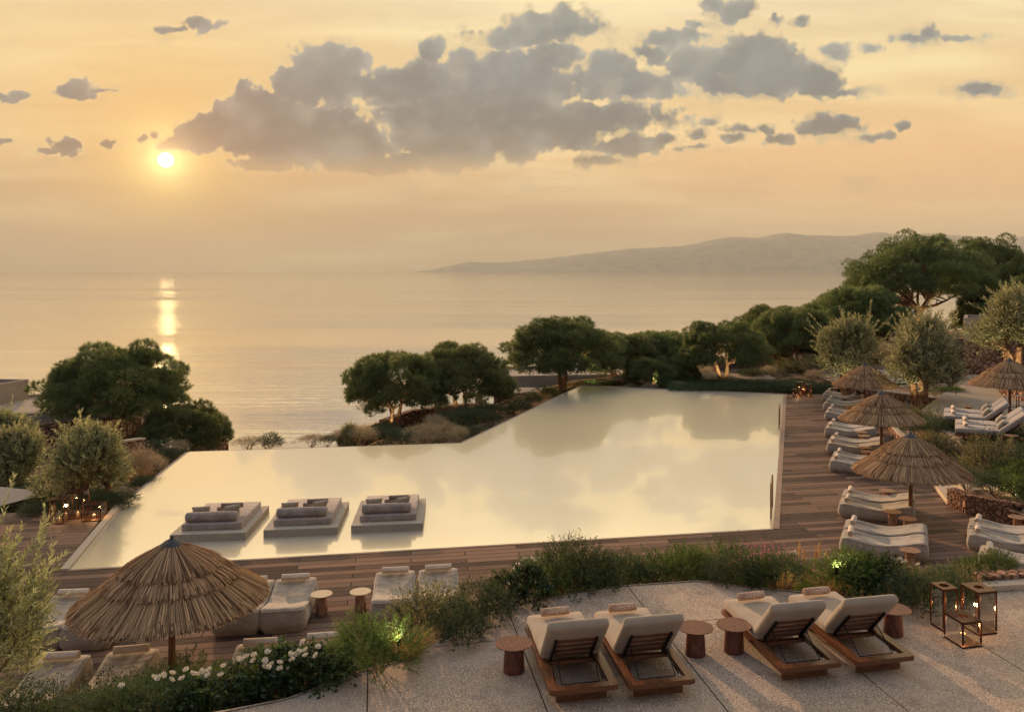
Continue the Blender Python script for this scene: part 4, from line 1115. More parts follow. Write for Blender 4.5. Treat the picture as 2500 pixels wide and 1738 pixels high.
# ------------------------------------------------------------------ lanterns
def lantern(p, rz, w_, d_, h, label, group, power=3.5, bar=.022, hole=.07):
    """p: front corner on the ground; w_ to the right, d_ away"""
    root = thing('floor_lantern', label, 'lantern', p, rz, group)
    for x, y in ((0, 0), (w_ - bar, 0), (0, d_ - bar), (w_ - bar, d_ - bar)):
        mb = MB(); mb.box((x + bar / 2, y + bar / 2, (h - .02) / 2 + .02), (bar, bar, h - .065), None, .002, 1); mb.obj('post', M['rust'], root)
    mb = MB(); mb.box((w_ / 2, d_ / 2, .012), (w_, d_, .024), None, .002, 1); mb.obj('base_plate', M['rust'], root)
    # roof with a round opening
    mb = MB(); n = 32; zt = h; zb = h - .03
    cx, cy = w_ / 2, d_ / 2; a1, a2, b1, b2 = [], [], [], []
    for k in range(n):
        a = 2 * math.pi * k / n + math.pi / n
        c, s = math.cos(a), math.sin(a); q = min(w_ / 2 / max(abs(c), 1e-6), d_ / 2 / max(abs(s), 1e-6))
        a1.append(mb.bm.verts.new((cx + hole * c, cy + hole * s, zt))); a2.append(mb.bm.verts.new((cx + hole * c, cy + hole * s, zb)))
        b1.append(mb.bm.verts.new((cx + q * c, cy + q * s, zt))); b2.append(mb.bm.verts.new((cx + q * c, cy + q * s, zb)))
    for k in range(n):
        l = (k + 1) % n
        mb.bm.faces.new((a1[k], b1[k], b1[l], a1[l])); mb.bm.faces.new((a2[k], a2[l], b2[l], b2[k]))
        mb.bm.faces.new((b1[k], b2[k], b2[l], b1[l])); mb.bm.faces.new((a1[k], a1[l], a2[l], a2[k]))
    mb.obj('top_plate', M['rust'], root, smooth=False)
    for (x0, y0, x1, y1) in ((bar, .006, w_ - bar, .006), (bar, d_ - .006, w_ - bar, d_ - .006), (.006, bar, .006, d_ - bar), (w_ - .006, bar, w_ - .006, d_ - bar)):
        mb = MB(); mb.bm.faces.new([mb.bm.verts.new(v) for v in ((x0, y0, .026), (x1, y1, .026), (x1, y1, h - .032), (x0, y0, h - .032))])
        mb.obj('glass_pane', M['glass'], root, smooth=False)
    mb = MB(); mb.lathe([(.035, .025), (.036, .03), (.036, .12), (.030, .126), (.004, .122)], 16, (cx, cy, 0)); cd = mb.obj('candle', M['candle'], root)
    mb = MB(); mb.lathe([(.002, .135), (.008, .148), (.007, .16), (.001, .185)], 10, (cx, cy, 0)); mb.obj('flame', M['flame'], cd)
    ld = bpy.data.lights.new('lantern_light', 'POINT'); ld.energy = power; ld.color = (1, .52, .2); ld.shadow_soft_size = .03
    lo_ = bpy.data.objects.new('lantern_light', ld); COL.objects.link(lo_); lo_.parent = root; lo_.location = (cx, cy, max(.2, h * .45))
    return root
A13 = R(14)
G6 = 'bronzed floor lanterns at the right of the front terrace'
lantern((5.37, 11.86, TZ), A13, .31, .40, .36, 'low wide bronzed lantern in front of the two tall ones', G6, 3.5)
lantern((5.34, 12.42, TZ), A13, .25, .30, .61, 'tall slim bronzed lantern, left of the front terrace three', G6, 3)
lantern((5.78, 12.28, TZ), A13, .32, .38, .62, 'tall broad bronzed lantern, right of the front terrace three', G6, 3)
G7 = 'bronzed floor lanterns on the left deck'
c = W(119, 1280); lantern((c.x, c.y, 0), R(12), .36, .4, .66, 'tall slim lantern at the left of the left deck three', G7, 7)
c = W(160, 1268); lantern((c.x, c.y, 0), R(12), .46, .5, .74, 'tallest lantern in the middle of the left deck three', G7, 7)
c = W(198, 1274); lantern((c.x, c.y, 0), R(12), .50, .5, .44, 'low wide lantern nearest the pool on the left deck', G7, 10)
G8 = 'bronzed floor lanterns at the far end of the right deck'
c = W(1940, 970); lantern((c.x, c.y, 0), R(3), .42, .42, .42, 'low lantern in front at the far end of the right deck', G8, 9, bar=.04)
c = W(1947, 966); lantern((c.x, c.y, 0), R(3), .42, .42, .74, 'tall lantern in the middle at the far end of the right deck', G8, 7, bar=.04)
c = W(1970, 970); lantern((c.x, c.y, 0), R(3), .30, .4, .70, 'tall slim lantern at the right of the far deck group', G8, 3, bar=.035)

# ------------------------------------------------------------------ canvas chairs
def chair(loc, rz, label):
    root = thing('canvas_chair', label, 'chair', loc, rz, 'tall canvas chairs at the right edge')
    for x, y, h in ((-.25, -.2, .68), (.25, -.2, .68), (-.25, .22, 1.12), (.25, .22, 1.12)):
        mb = MB(); mb.box((x, y, h / 2), (.035, .035, h), None, .004, 1); mb.obj('leg', M['teak'], root)
    for y in (-.2, .22):
        mb = MB(); mb.box((0, y, .2), (.5, .025, .035)); mb.obj('stretcher', M['teak_x'], root)
    mb = MB(); mb.box((0, .02, .66), (.48, .44, .02), None, .006, 1); mb.obj('seat', M['canvas'], root)
    mb = MB(); mb.box((0, .25, .98), (.52, .015, .3), None, .006, 1); mb.obj('backrest', M['canvas'], root)
    return root
c1 = chair((18.9, 36.6, UZ), R(-70), 'tall canvas chair, the left one at the right edge')
dup(c1, (19.5, 36.0, UZ), R(-76), 'tall canvas chair, the one cut by the right edge')

# ------------------------------------------------------------------ plants
def sprig_leaves(rng, base, d, length, nl, LL, LW, spread=.9, droop=.0, tint=None, tipbias=0):
    """leaves along straight-ish sprigs; returns (verts, tint)"""
    n = len(base); d = unit(d)
    u = (np.arange(nl)[None, :] + rng.uniform(.2, .8, (n, nl))) / nl
    if tipbias: u = u ** (1 / (1 + tipbias))
    length = np.broadcast_to(length, (n,))
    p = base[:, None, :] + d[:, None, :] * (u * length[:, None])[..., None]
    p[..., 2] -= droop * (u ** 2) * length[:, None]
    side = unit(rng.normal(size=(n, nl, 3)))
    side = unit(side - d[:, None, :] * (side * d[:, None, :]).sum(-1, keepdims=True))
    ld = unit(d[:, None, :] * (.75) + side * spread + np.array([0, 0, .12]))
    if tint is None: tint = rng.uniform(0, 1, n)
    tt_ = np.clip(tint[:, None] + rng.normal(0, .16, (n, nl)) + (u - .5) * .35, 0, 1)
    L2 = LL * rng.uniform(.7, 1.25, n * nl)
    return blades(p.reshape(-1, 3), ld.reshape(-1, 3), L2, L2 * (LW / LL), rng, tt_.ravel())

def dome_dirs(rng, n, zmin=-.2):
    v = unit(rng.normal(size=(n * 4, 3))); v = v[v[:, 2] > zmin][:n]
    return v

def pine_crown(seed, rx, rz, nl, lr, tufts=150, needles=7, L_=.25, W_=.028, low=-.22, gap=0):
    rng = np.random.default_rng(seed)
    dirs = dome_dirs(rng, nl, low)
    rad = rng.uniform(.74, 1.0, nl)[:, None]
    c = dirs * np.array([rx, rx, rz]) * rad * rng.uniform(.86, 1.06, (nl, 1))
    c[:, 2] += .12 * rz * np.sin(c[:, 0] * 2.1 + seed) * np.cos(c[:, 1] * 1.7)
    r = lr * rng.uniform(.65, 1.3, nl)
    P_, Dn_, T_ = [], [], []
    for k in range(nl):
        m_ = int(tufts * (r[k] / lr) ** 2)
        dd = dome_dirs(rng, m_, -.55)
        q = c[k] + dd * np.array([1, 1, .62]) * r[k] * rng.uniform(.72, 1.06, (len(dd), 1))
        P_.append(q); Dn_.append(unit(dd + np.array([0, 0, .45]) + dirs[k] * .3))
        T_.append(np.clip(rng.normal(.4 + .25 * (k % 5) / 4, .12, len(dd)), 0, 1))
    P_, Dn_, T_ = map(np.concatenate, (P_, Dn_, T_))
    n = len(P_)
    d = unit(Dn_[:, None, :] + rng.normal(0, .55, (n, needles, 3)))
    v = blades(np.repeat(P_, needles, 0), d.reshape(-1, 3), L_ * rng.uniform(.6, 1.2, n * needles), W_, rng, np.repeat(T_, needles))
    return leaf_mesh('pine_foliage', [v]), c

def curve(a, b, rng, bend=.15, n=6):
    a, b = Vector(a), Vector(b); L_ = (b - a).length
    o = Vector((rng.uniform(-1, 1), rng.uniform(-1, 1), rng.uniform(-.2, .8))) * bend * L_
    pts = []
    for i in range(n + 1):
        s = i / n; p = a.lerp(b, s) + o * math.sin(s * math.pi)
        if 0 < i < n: p += Vector((rng.uniform(-1, 1), rng.uniform(-1, 1), rng.uniform(-1, 1))) * L_ * .02
        pts.append(p)
    return pts

def tree_wood(rng, centres, crown_z, forks, base_r, lean=(0, 0), nb=26, fork_h=.35):
    """stems from the ground to forks, then branches that end in the foliage clumps"""
    mb = MB(); tips = []
    top = Vector((lean[0], lean[1], crown_z))
    for k in range(forks):
        a = 2 * math.pi * k / forks + rng.uniform(-.4, .4); s = rng.uniform(.5, 1.0)
        f = Vector((math.cos(a) * .28 * s * crown_z + lean[0], math.sin(a) * .28 * s * crown_z + lean[1], crown_z * rng.uniform(.62, .85)))
        pts = curve((rng.uniform(-.06, .06), rng.uniform(-.06, .06), -.35), f, rng, .10, 7)
        mb.tube(pts, [base_r * (1.25 - .62 * i / 7) * (1.2 if i == 0 else 1) for i in range(8)], 10)
        tips.append(f)
    idx = list(range(len(centres))); rng.shuffle(idx)
    for i in idx[:nb]:
        c_ = Vector(centres[i]) + Vector((0, 0, crown_z))
        f = min(tips, key=lambda q: (q - c_).length)
        pts = curve(f, f.lerp(c_, .92), rng, .12, 6)
        r0 = base_r * rng.uniform(.34, .6)
        mb.tube(pts, [r0 * (1 - .78 * j / 6) for j in range(7)], 7)
        for _ in range(3):
            q = pts[rng.randint(2, 4)]; e = q.lerp(Vector(centres[rng.choice(idx)]) + Vector((0, 0, crown_z)), .3)
            mb.tube(curve(q, e, rng, .1, 4), [r0 * .35 * (1 - .7 * j / 4) for j in range(5)], 5)
    return mb.mesh('trunk')

pine_cache = {}
def pine_proto(kind):
    if kind in pine_cache: return pine_cache[kind]
    seed, rx, rz, nl, lr, cz, forks, br = {'wide': (11, 3.25, 2.9, 185, .52, 1.95, 3, .18), 'tall': (23, 3.0, 2.6, 155, .50, 1.85, 2, .16),
        'round': (37, 2.7, 2.1, 135, .49, 1.9, 3, .13), 'big': (51, 5.2, 3.6, 300, .70, 4.8, 3, .26), 'low': (67, 2.2, 1.45, 95, .46, 1.05, 2, .10)}[kind]
    me, c = pine_crown(seed, rx, rz, nl, lr, tufts=84 if kind == 'big' else 80, low={'wide': -.04, 'tall': -.06, 'big': -.12, 'round': -.2, 'low': -.25}[kind])
    tr = tree_wood(random.Random(seed), c, cz, forks, br)
    pine_cache[kind] = (me, tr, cz); return pine_cache[kind]
def pine(kind, base, label, scale=1.0, rz=0.0, group='umbrella pines round the pool'):
    me, tr, cz = pine_proto(kind)
    root = thing('pine_tree', label, 'pine tree', base, rz, group, scale)
    link('trunk', tr, M['bark'], root)
    o = link('crown', me, M['pine'], root); o.location = (0, 0, cz)
    return root
def g_at(px, Y, dz_=0): x = (px - CX) * Y / FPX; return (x, Y, ground(x, Y) + dz_)
pine('wide', PT(285, 1078, 44), 'broad umbrella pine, largest on the left hillside', (1.06, 1.06, .98), .3)
pine('low', PT(452, 1108, 43), 'small leaning pine by the left end of the pool', (.92, .92, .95), 1.2)
pine('round', PT(968, 1050, 45), 'left one of the two middle pines above the rubble wall', (.92, .92, .98), .5)
pine('tall', PT(1125, 1030, 48), 'right one of the two middle pines, above the flat canopy', (.98, .95, .96), 2.2)
pine('tall', PT(1372, 958, 53), 'dark pine rising behind the left far corner of the pool', (1.12, 1.1, 1.02), 4.0)
pine('round', PT(1520, 962, 57), 'dense pine right behind the far pool edge', (.98, 1, .98), 1.0)
pine('round', PT(1610, 955, 59), 'second dense pine behind the far pool edge', (1.0, 1, 1.0), 2.6)
pine('tall', PT(1763, 934, 55), 'pine with the brightly lit forked trunk', (.95, .95, .86), 3.1)
pine('low', PT(1595, 950, 54), 'low bushy pine lit from below at the far pool edge', (.72, .7, .75), .8)
pine('low', PT(1655, 948, 54.5), 'second low bushy pine lit from below at the far pool edge', (.6, .6, .62), 2.0)
pine('tall', PT(1880, 905, 66), 'pine behind the white rendered post', (1.05, 1.05, 1.10), 5.2)
pine('round', PT(1940, 903, 60), 'pine with the brown trunk in front of the grey pavilion wall', (1.0, 1.0, 1.05), .2)
pine('tall', PT(2055, 880, 66), 'pine between the pavilion and the great pine', (1.1, 1.1, 1.12), 1.9)
pine('round', PT(2105, 880, 62), 'rounded pine just left of the great umbrella pine', (1.25, 1.2, 1.3), 5.0)
pine('low', PT(1990, 890, 64), 'low pine in the gap right of the grey pavilion wall', (1.5, 1.4, 1.5), 2.5)
pine('big', PT(2240, 858, 66), 'great umbrella pine with pale spreading limbs', (1.0, 1.0, 1.02), 2.0)
pine('big', PT(2400, 858, 78), 'tall umbrella pine behind the great one', (.98, .98, 1.18), 4.4)
pine('big', PT(2560, 870, 72), 'umbrella pine cut by the right edge', (.9, .9, 1.02), 3.2)
pine('round', PT(2440, 870, 64), 'smaller pine behind the square tower house', (1.2, 1.1, 1.3), 3.2)

def olive_crown(seed, lobes, n_spr, LL, LW, nl=15, sl=.40):
    rng = np.random.default_rng(seed); out_ = []; cs = []
    tot = sum(l[3] ** 2 for l in lobes)
    for (x, y, z, r, rz_) in lobes:
        n = int(n_spr * r ** 2 / tot)
        d = dome_dirs(rng, n, -.75); n = len(d)
        c = np.array([x, y, z]); cs.append((x, y, z))
        b_ = c + d * np.array([r, r, rz_]) * rng.uniform(.45, .95, (n, 1)) ** .7
        dr = unit(d * .7 + np.array([0, 0, .75]) + rng.normal(0, .33, (n, 3)))
        out_.append(sprig_leaves(rng, b_, dr, sl * rng.uniform(.6, 1.3, n), nl, LL, LW, .75, tint=np.clip(rng.normal(.42, .22, n), 0, 1)))
    tops = np.array([l[:3] for l in lobes if l[2] > 0] or [(0, 0, .3)]); n = 46
    b_ = tops[rng.integers(0, len(tops), n)] + rng.normal(0, .22, (n, 3)); dr = unit(rng.normal(0, .38, (n, 3)) + np.array([0, 0, 1]) + b_ * np.array([.5, .5, 0]))
    out_.append(sprig_leaves(rng, b_, dr, sl * rng.uniform(1.5, 2.5, n), nl * 3, LL, LW, .6, tint=np.clip(rng.normal(.6, .2, n), 0, 1)))
    return leaf_mesh('olive_foliage', out_), cs
def lobes_of(seed, n, rx, rz_, r):
    rng = np.random.default_rng(seed); d = dome_dirs(rng, n, -.5)
    c = d * np.array([rx, rx, rz_]) * rng.uniform(.45, .9, (n, 1))
    return [(a[0], a[1], a[2], r * rng.uniform(.7, 1.2), r * rng.uniform(.75, 1.2)) for a in c] + [(0, 0, 0, r * 1.2, r * 1.2)]
ol1 = olive_crown(5, lobes_of(5, 15, 1.35, 1.4, .40), 2300, .15, .036, 12, .56)
ol2 = olive_crown(9, lobes_of(9, 12, 1.15, 1.1, .46), 2300, .105, .027)
ol3 = olive_crown(19, lobes_of(19, 13, 1.2, 1.35, .38), 2000, .15, .036, 12, .56)
tr1 = tree_wood(random.Random(4), ol1[1], 1.5, 4, .12, nb=12); tr2 = tree_wood(random.Random(6), ol2[1], 1.5, 3, .12, nb=9)
def olive(which, base, label, scale=1.0, rz=0, cz=None):
    (me, cs), tr, z = ((ol1, tr1, 1.5), (ol2, tr2, 1.5), (ol3, tr1, 1.5))[which]
    root = thing('olive_tree', label, 'olive tree', base, rz, 'olive trees round the pool', scale)
    link('trunk', tr, M['bark'], root); o = link('crown', me, M['olive'], root); o.location = (0, 0, z)
    return root
olive(1, (-14.75, 26.4, -.95), 'broad olive tree behind the left deck lanterns', (1.15, 1.1, 1.1), .4)
olive(1, (-19.6, 30, -1.4), 'olive tree at the left edge before the rubble wall', (1.15, 1, .98), 1.4)
olive(1, (-24.0, 35.5, -2.2), 'olive tree at the far left below the villa', (1.2, 1.1, 1.15), 2.4)
olive(1, (-9.9, 38, -1.75), 'small round olive bush beyond the middle pool edge', (.5, .5, .66), .9)
olive(2, PT(2072, 965, 46), 'olive tree behind the farthest parasol', (1.15, 1.1, 1.28), .6)
olive(0, PT(2238, 990, 40.3), 'large olive tree with a thick double trunk on the right', (1.36, 1.3, 1.32), 2.9)
olive(2, PT(2475, 915, 44), 'olive tree lit from below behind the raised terrace parasol', (1.6, 1.5, 1.38), 5.1)
# foreground olive
fo = olive_crown(15, [(0, 0, 0, .62, .55), (.45, .1, .28, .42, .4), (-.3, -.2, .5, .5, .45), (.25, .2, -.42, .40, .36), (-.5, .1, 0, .5, .5), (.62, 0, .0, .30, .30), (.15, .1, .72, .30, .34), (-.15, 0, -.7, .34, .3)], 1300, .085, .019, 15, .32)
root = thing('olive_tree', 'olive tree in the left foreground, cut by the frame', 'olive tree', (-6.55, 9.0, 1.25), 0, 'olive trees round the pool', (.86, .86, .86))
mb = MB(); rr_ = random.Random(2)
mb.tube([(-.1, 0, -.1), (-.05, 0, .5), (.08, .02, 1.0), (.2, 0, 1.35), (.3, .05, 1.8)], [.09, .08, .065, .05, .03], 10)
for e in ((.75, .1, 2.2), (.1, -.1, 2.6), (.5, .2, 1.5), (-.3, 0, 2.2), (.4, 0, 2.7)):
    mb.tube(curve((.2, 0, 1.3), e, rr_, .12), [.035, .03, .026, .022, .016, .011, .006], 7)
mb.obj('trunk', M['bark'], root); o = link('crown', fo[0], M['olive'], root); o.location = (.22, 0, 2.12)

# ---- shrubs
def shrub_mesh(seed, kind):
    rng = np.random.default_rng(seed)
    def env(n, zmin=-.05, up=.35, lumps=7, flat=1.0):
        cs = dome_dirs(rng, lumps, 0) * np.array([.30, .30, .26 * flat]); cs[:, 2] += .12
        k = rng.integers(0, lumps, n); d = dome_dirs(rng, n, zmin); n2 = min(len(d), n)
        return cs[k[:n2]] + d[:n2] * .26 * rng.uniform(.55, 1, (n2, 1)), d[:n2]
    def go(n, sl, nl, LL, LW, spread, up, jit=.3, droop=0, lumps=8, tm=.45, ts=.22, flat=1.0):
        p, d = env(n, -.25, lumps=lumps, flat=flat); p[:, 2] = np.abs(p[:, 2]); m_ = len(p)
        dr = unit(d * .7 + p * np.array([1.4, 1.4, 0]) + np.array([0, 0, up]) + rng.normal(0, jit, (m_, 3)))
        return sprig_leaves(rng, p, dr, sl * rng.uniform(.5, 1.3, m_), nl, LL, LW, spread, droop, tint=np.clip(rng.normal(tm, ts, m_), 0, 1))
    if kind == 'fern': parts = [go(520, .24, 22, .045, .008, .7, .7, droop=.25, tm=.42)]
    elif kind == 'dark': parts = [go(430, .13, 10, .052, .034, 1.1, .5, tm=.35)]
    elif kind == 'gold': parts = [go(520, .20, 15, .026, .014, 1.0, .8, .35, lumps=10, tm=.40, ts=.28)]
    elif kind == 'box': parts = [go(900, .12, 12, .026, .010, .9, .6, tm=.4, ts=.3)]
    elif kind == 'grey': parts = [go(900, .15, 10, .030, .006, .6, .9, .2, tm=.5)]
    elif kind == 'grass':
        n = 620; a = rng.uniform(0, 6.283, n); r = rng.uniform(0, .12, n); b_ = np.stack([np.cos(a) * r, np.sin(a) * r, np.zeros(n)], 1)
        d = unit(np.stack([np.cos(a) * rng.uniform(.1, .9, n), np.sin(a) * rng.uniform(.1, .9, n), np.ones(n)], 1))
        L_ = rng.uniform(.35, .75, n); q = []
        tt_ = rng.uniform(0, 1, n)
        p0 = b_
        for s in range(3):
            p1 = p0 + d * L_[:, None] / 3; q.append(blades(p0, p1 - p0, np.linalg.norm(p1 - p0, axis=1) * 1.12, .011 - .0025 * s, rng, np.clip(tt_ + .1 * s, 0, 1)))
            p0 = p1; d = unit(d + np.array([0, 0, -.28]) * (s + .6) + unit(b_ + 1e-6) * .12)
        parts = q
    elif kind == 'spray':      # thin stems with tiny flowers
        n = 260; a = rng.uniform(0, 6.283, n); r = rng.uniform(0, .3, n); b_ = np.stack([np.cos(a) * r, np.sin(a) * r, np.zeros(n)], 1)
        d = unit(b_ * .7 + np.array([0, 0, 1]) + rng.normal(0, .12, (n, 3))); L_ = rng.uniform(.35, .75, n)
        parts = [blades(b_, d, L_, .007, rng, rng.uniform(0, .8, n)), sprig_leaves(rng, b_, d, L_ * .7, 9, .06, .007, .5)]
        return leaf_mesh('foliage', parts), b_ + d * L_[:, None]
    return leaf_mesh('foliage', parts)
SH = {k: [shrub_mesh(100 + 7 * i + j, k) for j in range(2)] for i, k in enumerate(('fern', 'dark', 'gold', 'box', 'grey', 'grass'))}
def flowers_mesh(seed, pts, r, petals=1):
    rng = np.random.default_rng(seed); n = len(pts); q = []
    for k in range(4):
        d = unit(rng.normal(size=(n, 3)) + np.array([0, 0, .5])); q.append(blades(pts, d, r, r * .9, rng, rng.uniform(0, 1, n)))
    return leaf_mesh('flowers', q)
SPR = shrub_mesh(301, 'spray'); SPRF = flowers_mesh(3, SPR[1][::3], .022)
SMAT = {'fern': 'fern', 'dark': 'darkleaf', 'gold': 'goldleaf', 'box': 'darkleaf', 'grey': 'greyleaf', 'grass': 'straw_grass'}
NAMES = {'fern': 'feathery_shrub', 'dark': 'broadleaf_shrub', 'gold': 'twiggy_shrub', 'box': 'dense_shrub', 'grey': 'silvery_shrub', 'grass': 'grass_tuft'}
_rs = random.Random(77)
stems = {}
def stem_mesh(kind):
    if kind in stems: return stems[kind]
    rr_ = random.Random(len(stems) + 3); mb = MB()
    for k in range(9):
        a = rr_.uniform(0, 6.28); r = rr_.uniform(.1, .38)
        mb.tube(curve((0, 0, -.15), (math.cos(a) * r, math.sin(a) * r, rr_.uniform(.15, .45)), rr_, .15, 4), [.012, .010, .008, .006, .004], 5)
    stems[kind] = mb.mesh('stems'); return stems[kind]
def shrub(kind, p, s, label, mat=None, h=None, group=None, v=None):
    root = thing(NAMES[kind], label, 'shrub' if kind != 'grass' else 'grass tuft', p, _rs.uniform(0, 6.28), group, (s, s, h or s))
    link('foliage', SH[kind][_rs.randint(0, 1) if v is None else v], M[mat or SMAT[kind]], root)
    if kind != 'grass': link('stems', stem_mesh(kind), M['bark'], root)
    return root
def on_bed(px, py, z):
    """point on the sloping bed whose plant centre is seen at (px,py) with its foot near height z"""
    q = W(px, py, z); return (q.x, q.y, bed_z(q.x, q.y) - .03)

# the long bed between terrace and deck; (kind, foot px, foot py, foot z, size, height, label)
BEDS = [
 ('box', 30, 1735, 1.2, 1.1, .9, 'dark low shrub in the bottom left corner'),
 ('box', 150, 1765, 1.2, 1.1, .8, 'dark low shrub right of the bottom left corner'),
 ('box', 265, 1720, 1.0, 1.0, .7, 'dark low shrub under the twiggy one near the bottom left'),
 ('gold', 215, 1700, .9, 1.1, 1.0, 'twiggy shrub with pale tips left of the parasol pole'),
 ('fern', 350, 1705, 1.0, 1.05, .85, 'feathery green shrub before the parasol pole'),
 ('box', 330, 1760, 1.3, .9, .8, 'dark shrub spilling over pale sand left of the white flowers'),
 ('dark', 440, 1715, 1.3, 1.15, .95, 'broadleaf shrub under the left white flowers'),
 ('dark', 540, 1720, 1.3, 1.1, .95, 'broadleaf shrub under the middle white flowers'),
 ('fern', 470, 1650, .8, 1.0, 1.1, 'feathery shrub just right of the parasol pole'),
 ('dark', 640, 1700, 1.4, 1.1, 1.0, 'broadleaf shrub under the right white flowers'),
 ('box', 610, 1640, .8, 1.0, 1.0, 'dense shrub behind the white flowers'),
 ('fern', 700, 1630, 1.0, 1.0, 1.15, 'dark feathery shrub at the right end of the white flowers'),
 ('dark', 735, 1690, 1.55, 1.05, .9, 'dark broadleaf shrub beside the pale gravel edge'),
 ('box', 790, 1665, 1.5, 1.05, 1.0, 'dense dark shrub left of the lit green one'),
 ('fern', 850, 1610, 1.1, .95, 1.15, 'tall feathery shrub left of the lit green one'),
 ('fern', 915, 1655, 1.62, .95, 1.0, 'bright green feathery shrub lit by a ground spotlight'),
 ('fern', 975, 1600, 1.4, .95, 1.15, 'feathery shrub behind the spotlit one'),
 ('gold', 985, 1540, .9, 1.1, 1.35, 'twiggy shrub with pale tips behind the plume grass'),
 ('gold', 1075, 1560, 1.5, 1.3, 1.5, 'tallest twiggy dark shrub in the middle of the bed'),
 ('gold', 1120, 1510, 1.2, 1.25, 1.5, 'tall twiggy shrub right of the tallest one'),
 ('box', 1100, 1570, 1.66, .95, .8, 'dark shrub at the foot of the tallest twiggy one'),
 ('box', 1165, 1530, 1.62, 1.0, .9, 'dark shrub by the terrace joint in mid bed'),
 ('gold', 1190, 1470, 1.0, 1.1, 1.35, 'twiggy shrub left of the broadleaf shrub with cream flowers'),
 ('dark', 1265, 1475, 1.66, .9, 1.0, 'glossy broadleaf shrub with cream flowers above the leftmost teak lounger'),
 ('fern', 1345, 1450, 1.5, 1.0, 1.05, 'green shrub left in the row behind the teak loungers'),
 ('box', 1400, 1440, 1.6, 1.15, 1.1, 'second dark shrub in the row behind the teak loungers'),
 ('gold', 1370, 1405, .9, 1.2, 1.3, 'pale-tipped shrub at the left of the row behind the teak loungers'),
 ('box', 1475, 1425, 1.5, 1.05, 1.0, 'third dark shrub in the row behind the teak loungers'),
 ('gold', 1490, 1395, .9, 1.15, 1.25, 'twiggy shrub in the middle of the row behind the teak loungers'),
 ('box', 1555, 1405, 1.55, 1.0, .95, 'rounded dark shrub where the terrace joint meets the bed'),
 ('gold', 1600, 1390, .9, 1.1, 1.1, 'twiggy shrub with pink specks behind the terrace joint'),
 ('fern', 1650, 1400, 1.5, 1.0, .95, 'soft grey-green shrub in the row behind the teak loungers'),
 ('gold', 1710, 1405, 1.4, 1.1, 1.0, 'pale-tipped shrub left of the pink flowers'),
 ('fern', 1765, 1385, .9, 1.2, 1.4, 'tall bushy green shrub above the third teak lounger'),
 ('box', 1830, 1385, .9, 1.2, 1.25, 'dark shrub behind the pink flowers'),
 ('box', 1800, 1425, 1.6, .9, .7, 'low dark shrub at the edge under the pink flowers'),
 ('fern', 1925, 1410, 1.0, 1.0, 1.1, 'feathery green shrub left of the bright spotlit one'),
 ('box', 1905, 1445, 1.6, .9, .75, 'low dark shrub behind the third teak lounger'),
 ('fern', 2065, 1460, 1.6, 1.0, 1.05, 'bright green shrub lit by a spotlight behind the rightmost teak lounger'),
 ('fern', 2020, 1415, 1.0, .9, 1.0, 'feathery shrub left of the cream flower heads'),
 ('dark', 2135, 1465, 1.6, 1.1, .95, 'dark broadleaf shrub right of the bright spotlit one'),
 ('gold', 2150, 1420, 1.1, 1.2, 1.15, 'twiggy shrub with golden tips below the cream flowers'),
 ('gold', 2225, 1455, 1.5, 1.2, 1.15, 'golden-tipped shrub left of the front lanterns'),
 ('gold', 2300, 1440, 1.2, 1.2, 1.15, 'golden-tipped shrub behind the slim front lantern'),
 ('box', 2215, 1490, 1.68, 1.0, .8, 'dark shrub on the gravel left of the front lanterns'),
 ('gold', 2370, 1450, 1.5, 1.1, 1.0, 'golden-tipped shrub behind the broad front lantern'),
 ('box', 2290, 1480, 1.66, .9, .8, 'dark shrub seen through the slim front lantern'),
]
for kind, px, py, z, s, h, lb in BEDS:
    k_ = 1.06 if px > 2000 else 1.28 if px > 1290 else (1.05 if px > 950 else (1.12 if kind == 'dark' or px > 560 else 1.38))
    if 950 < px < 1260 and kind == 'gold': h *= .84
    shrub(kind, on_bed(px, py, z), s * k_, lb, h=h * k_ * (1.08 if px > 1300 else 1))
shrub('fern', (7.35, 15.05, 1.5), .8, 'bright green fluffy shrub at the low stone kerb on the right', mat='grass', h=.75)
shrub('fern', (7.0, 15.15, 1.45), .6, 'smaller bright green shrub beside the fluffy one at the stone kerb', mat='grass', h=.6)
# spray plants with pink flowers
for k, (px, py, z, lb) in enumerate(((1790, 1420, 1.5, 'left spray of thin stems with small pink flowers'), (1850, 1430, 1.6, 'middle spray of thin stems with small pink flowers'), (1900, 1425, 1.3, 'right spray of thin stems with magenta flowers'), (1960, 1430, 1.4, 'spray of magenta flowers left of the plume grass'), (1620, 1385, .9, 'faint pink spray behind the terrace joint'), (1490, 1380, .8, 'faint pink spray in the middle of the row'))):
    root = thing('flowering_plant', lb, 'flowering plant', on_bed(px, py, z), k * 1.1, 'pink flowering plants in the bed', (.95, .95, .95 + .1 * (k % 3)))
    link('foliage', SPR[0], M['grass'], root); link('flowers', SPRF, M['pink'], root)['kind'] = 'stuff'
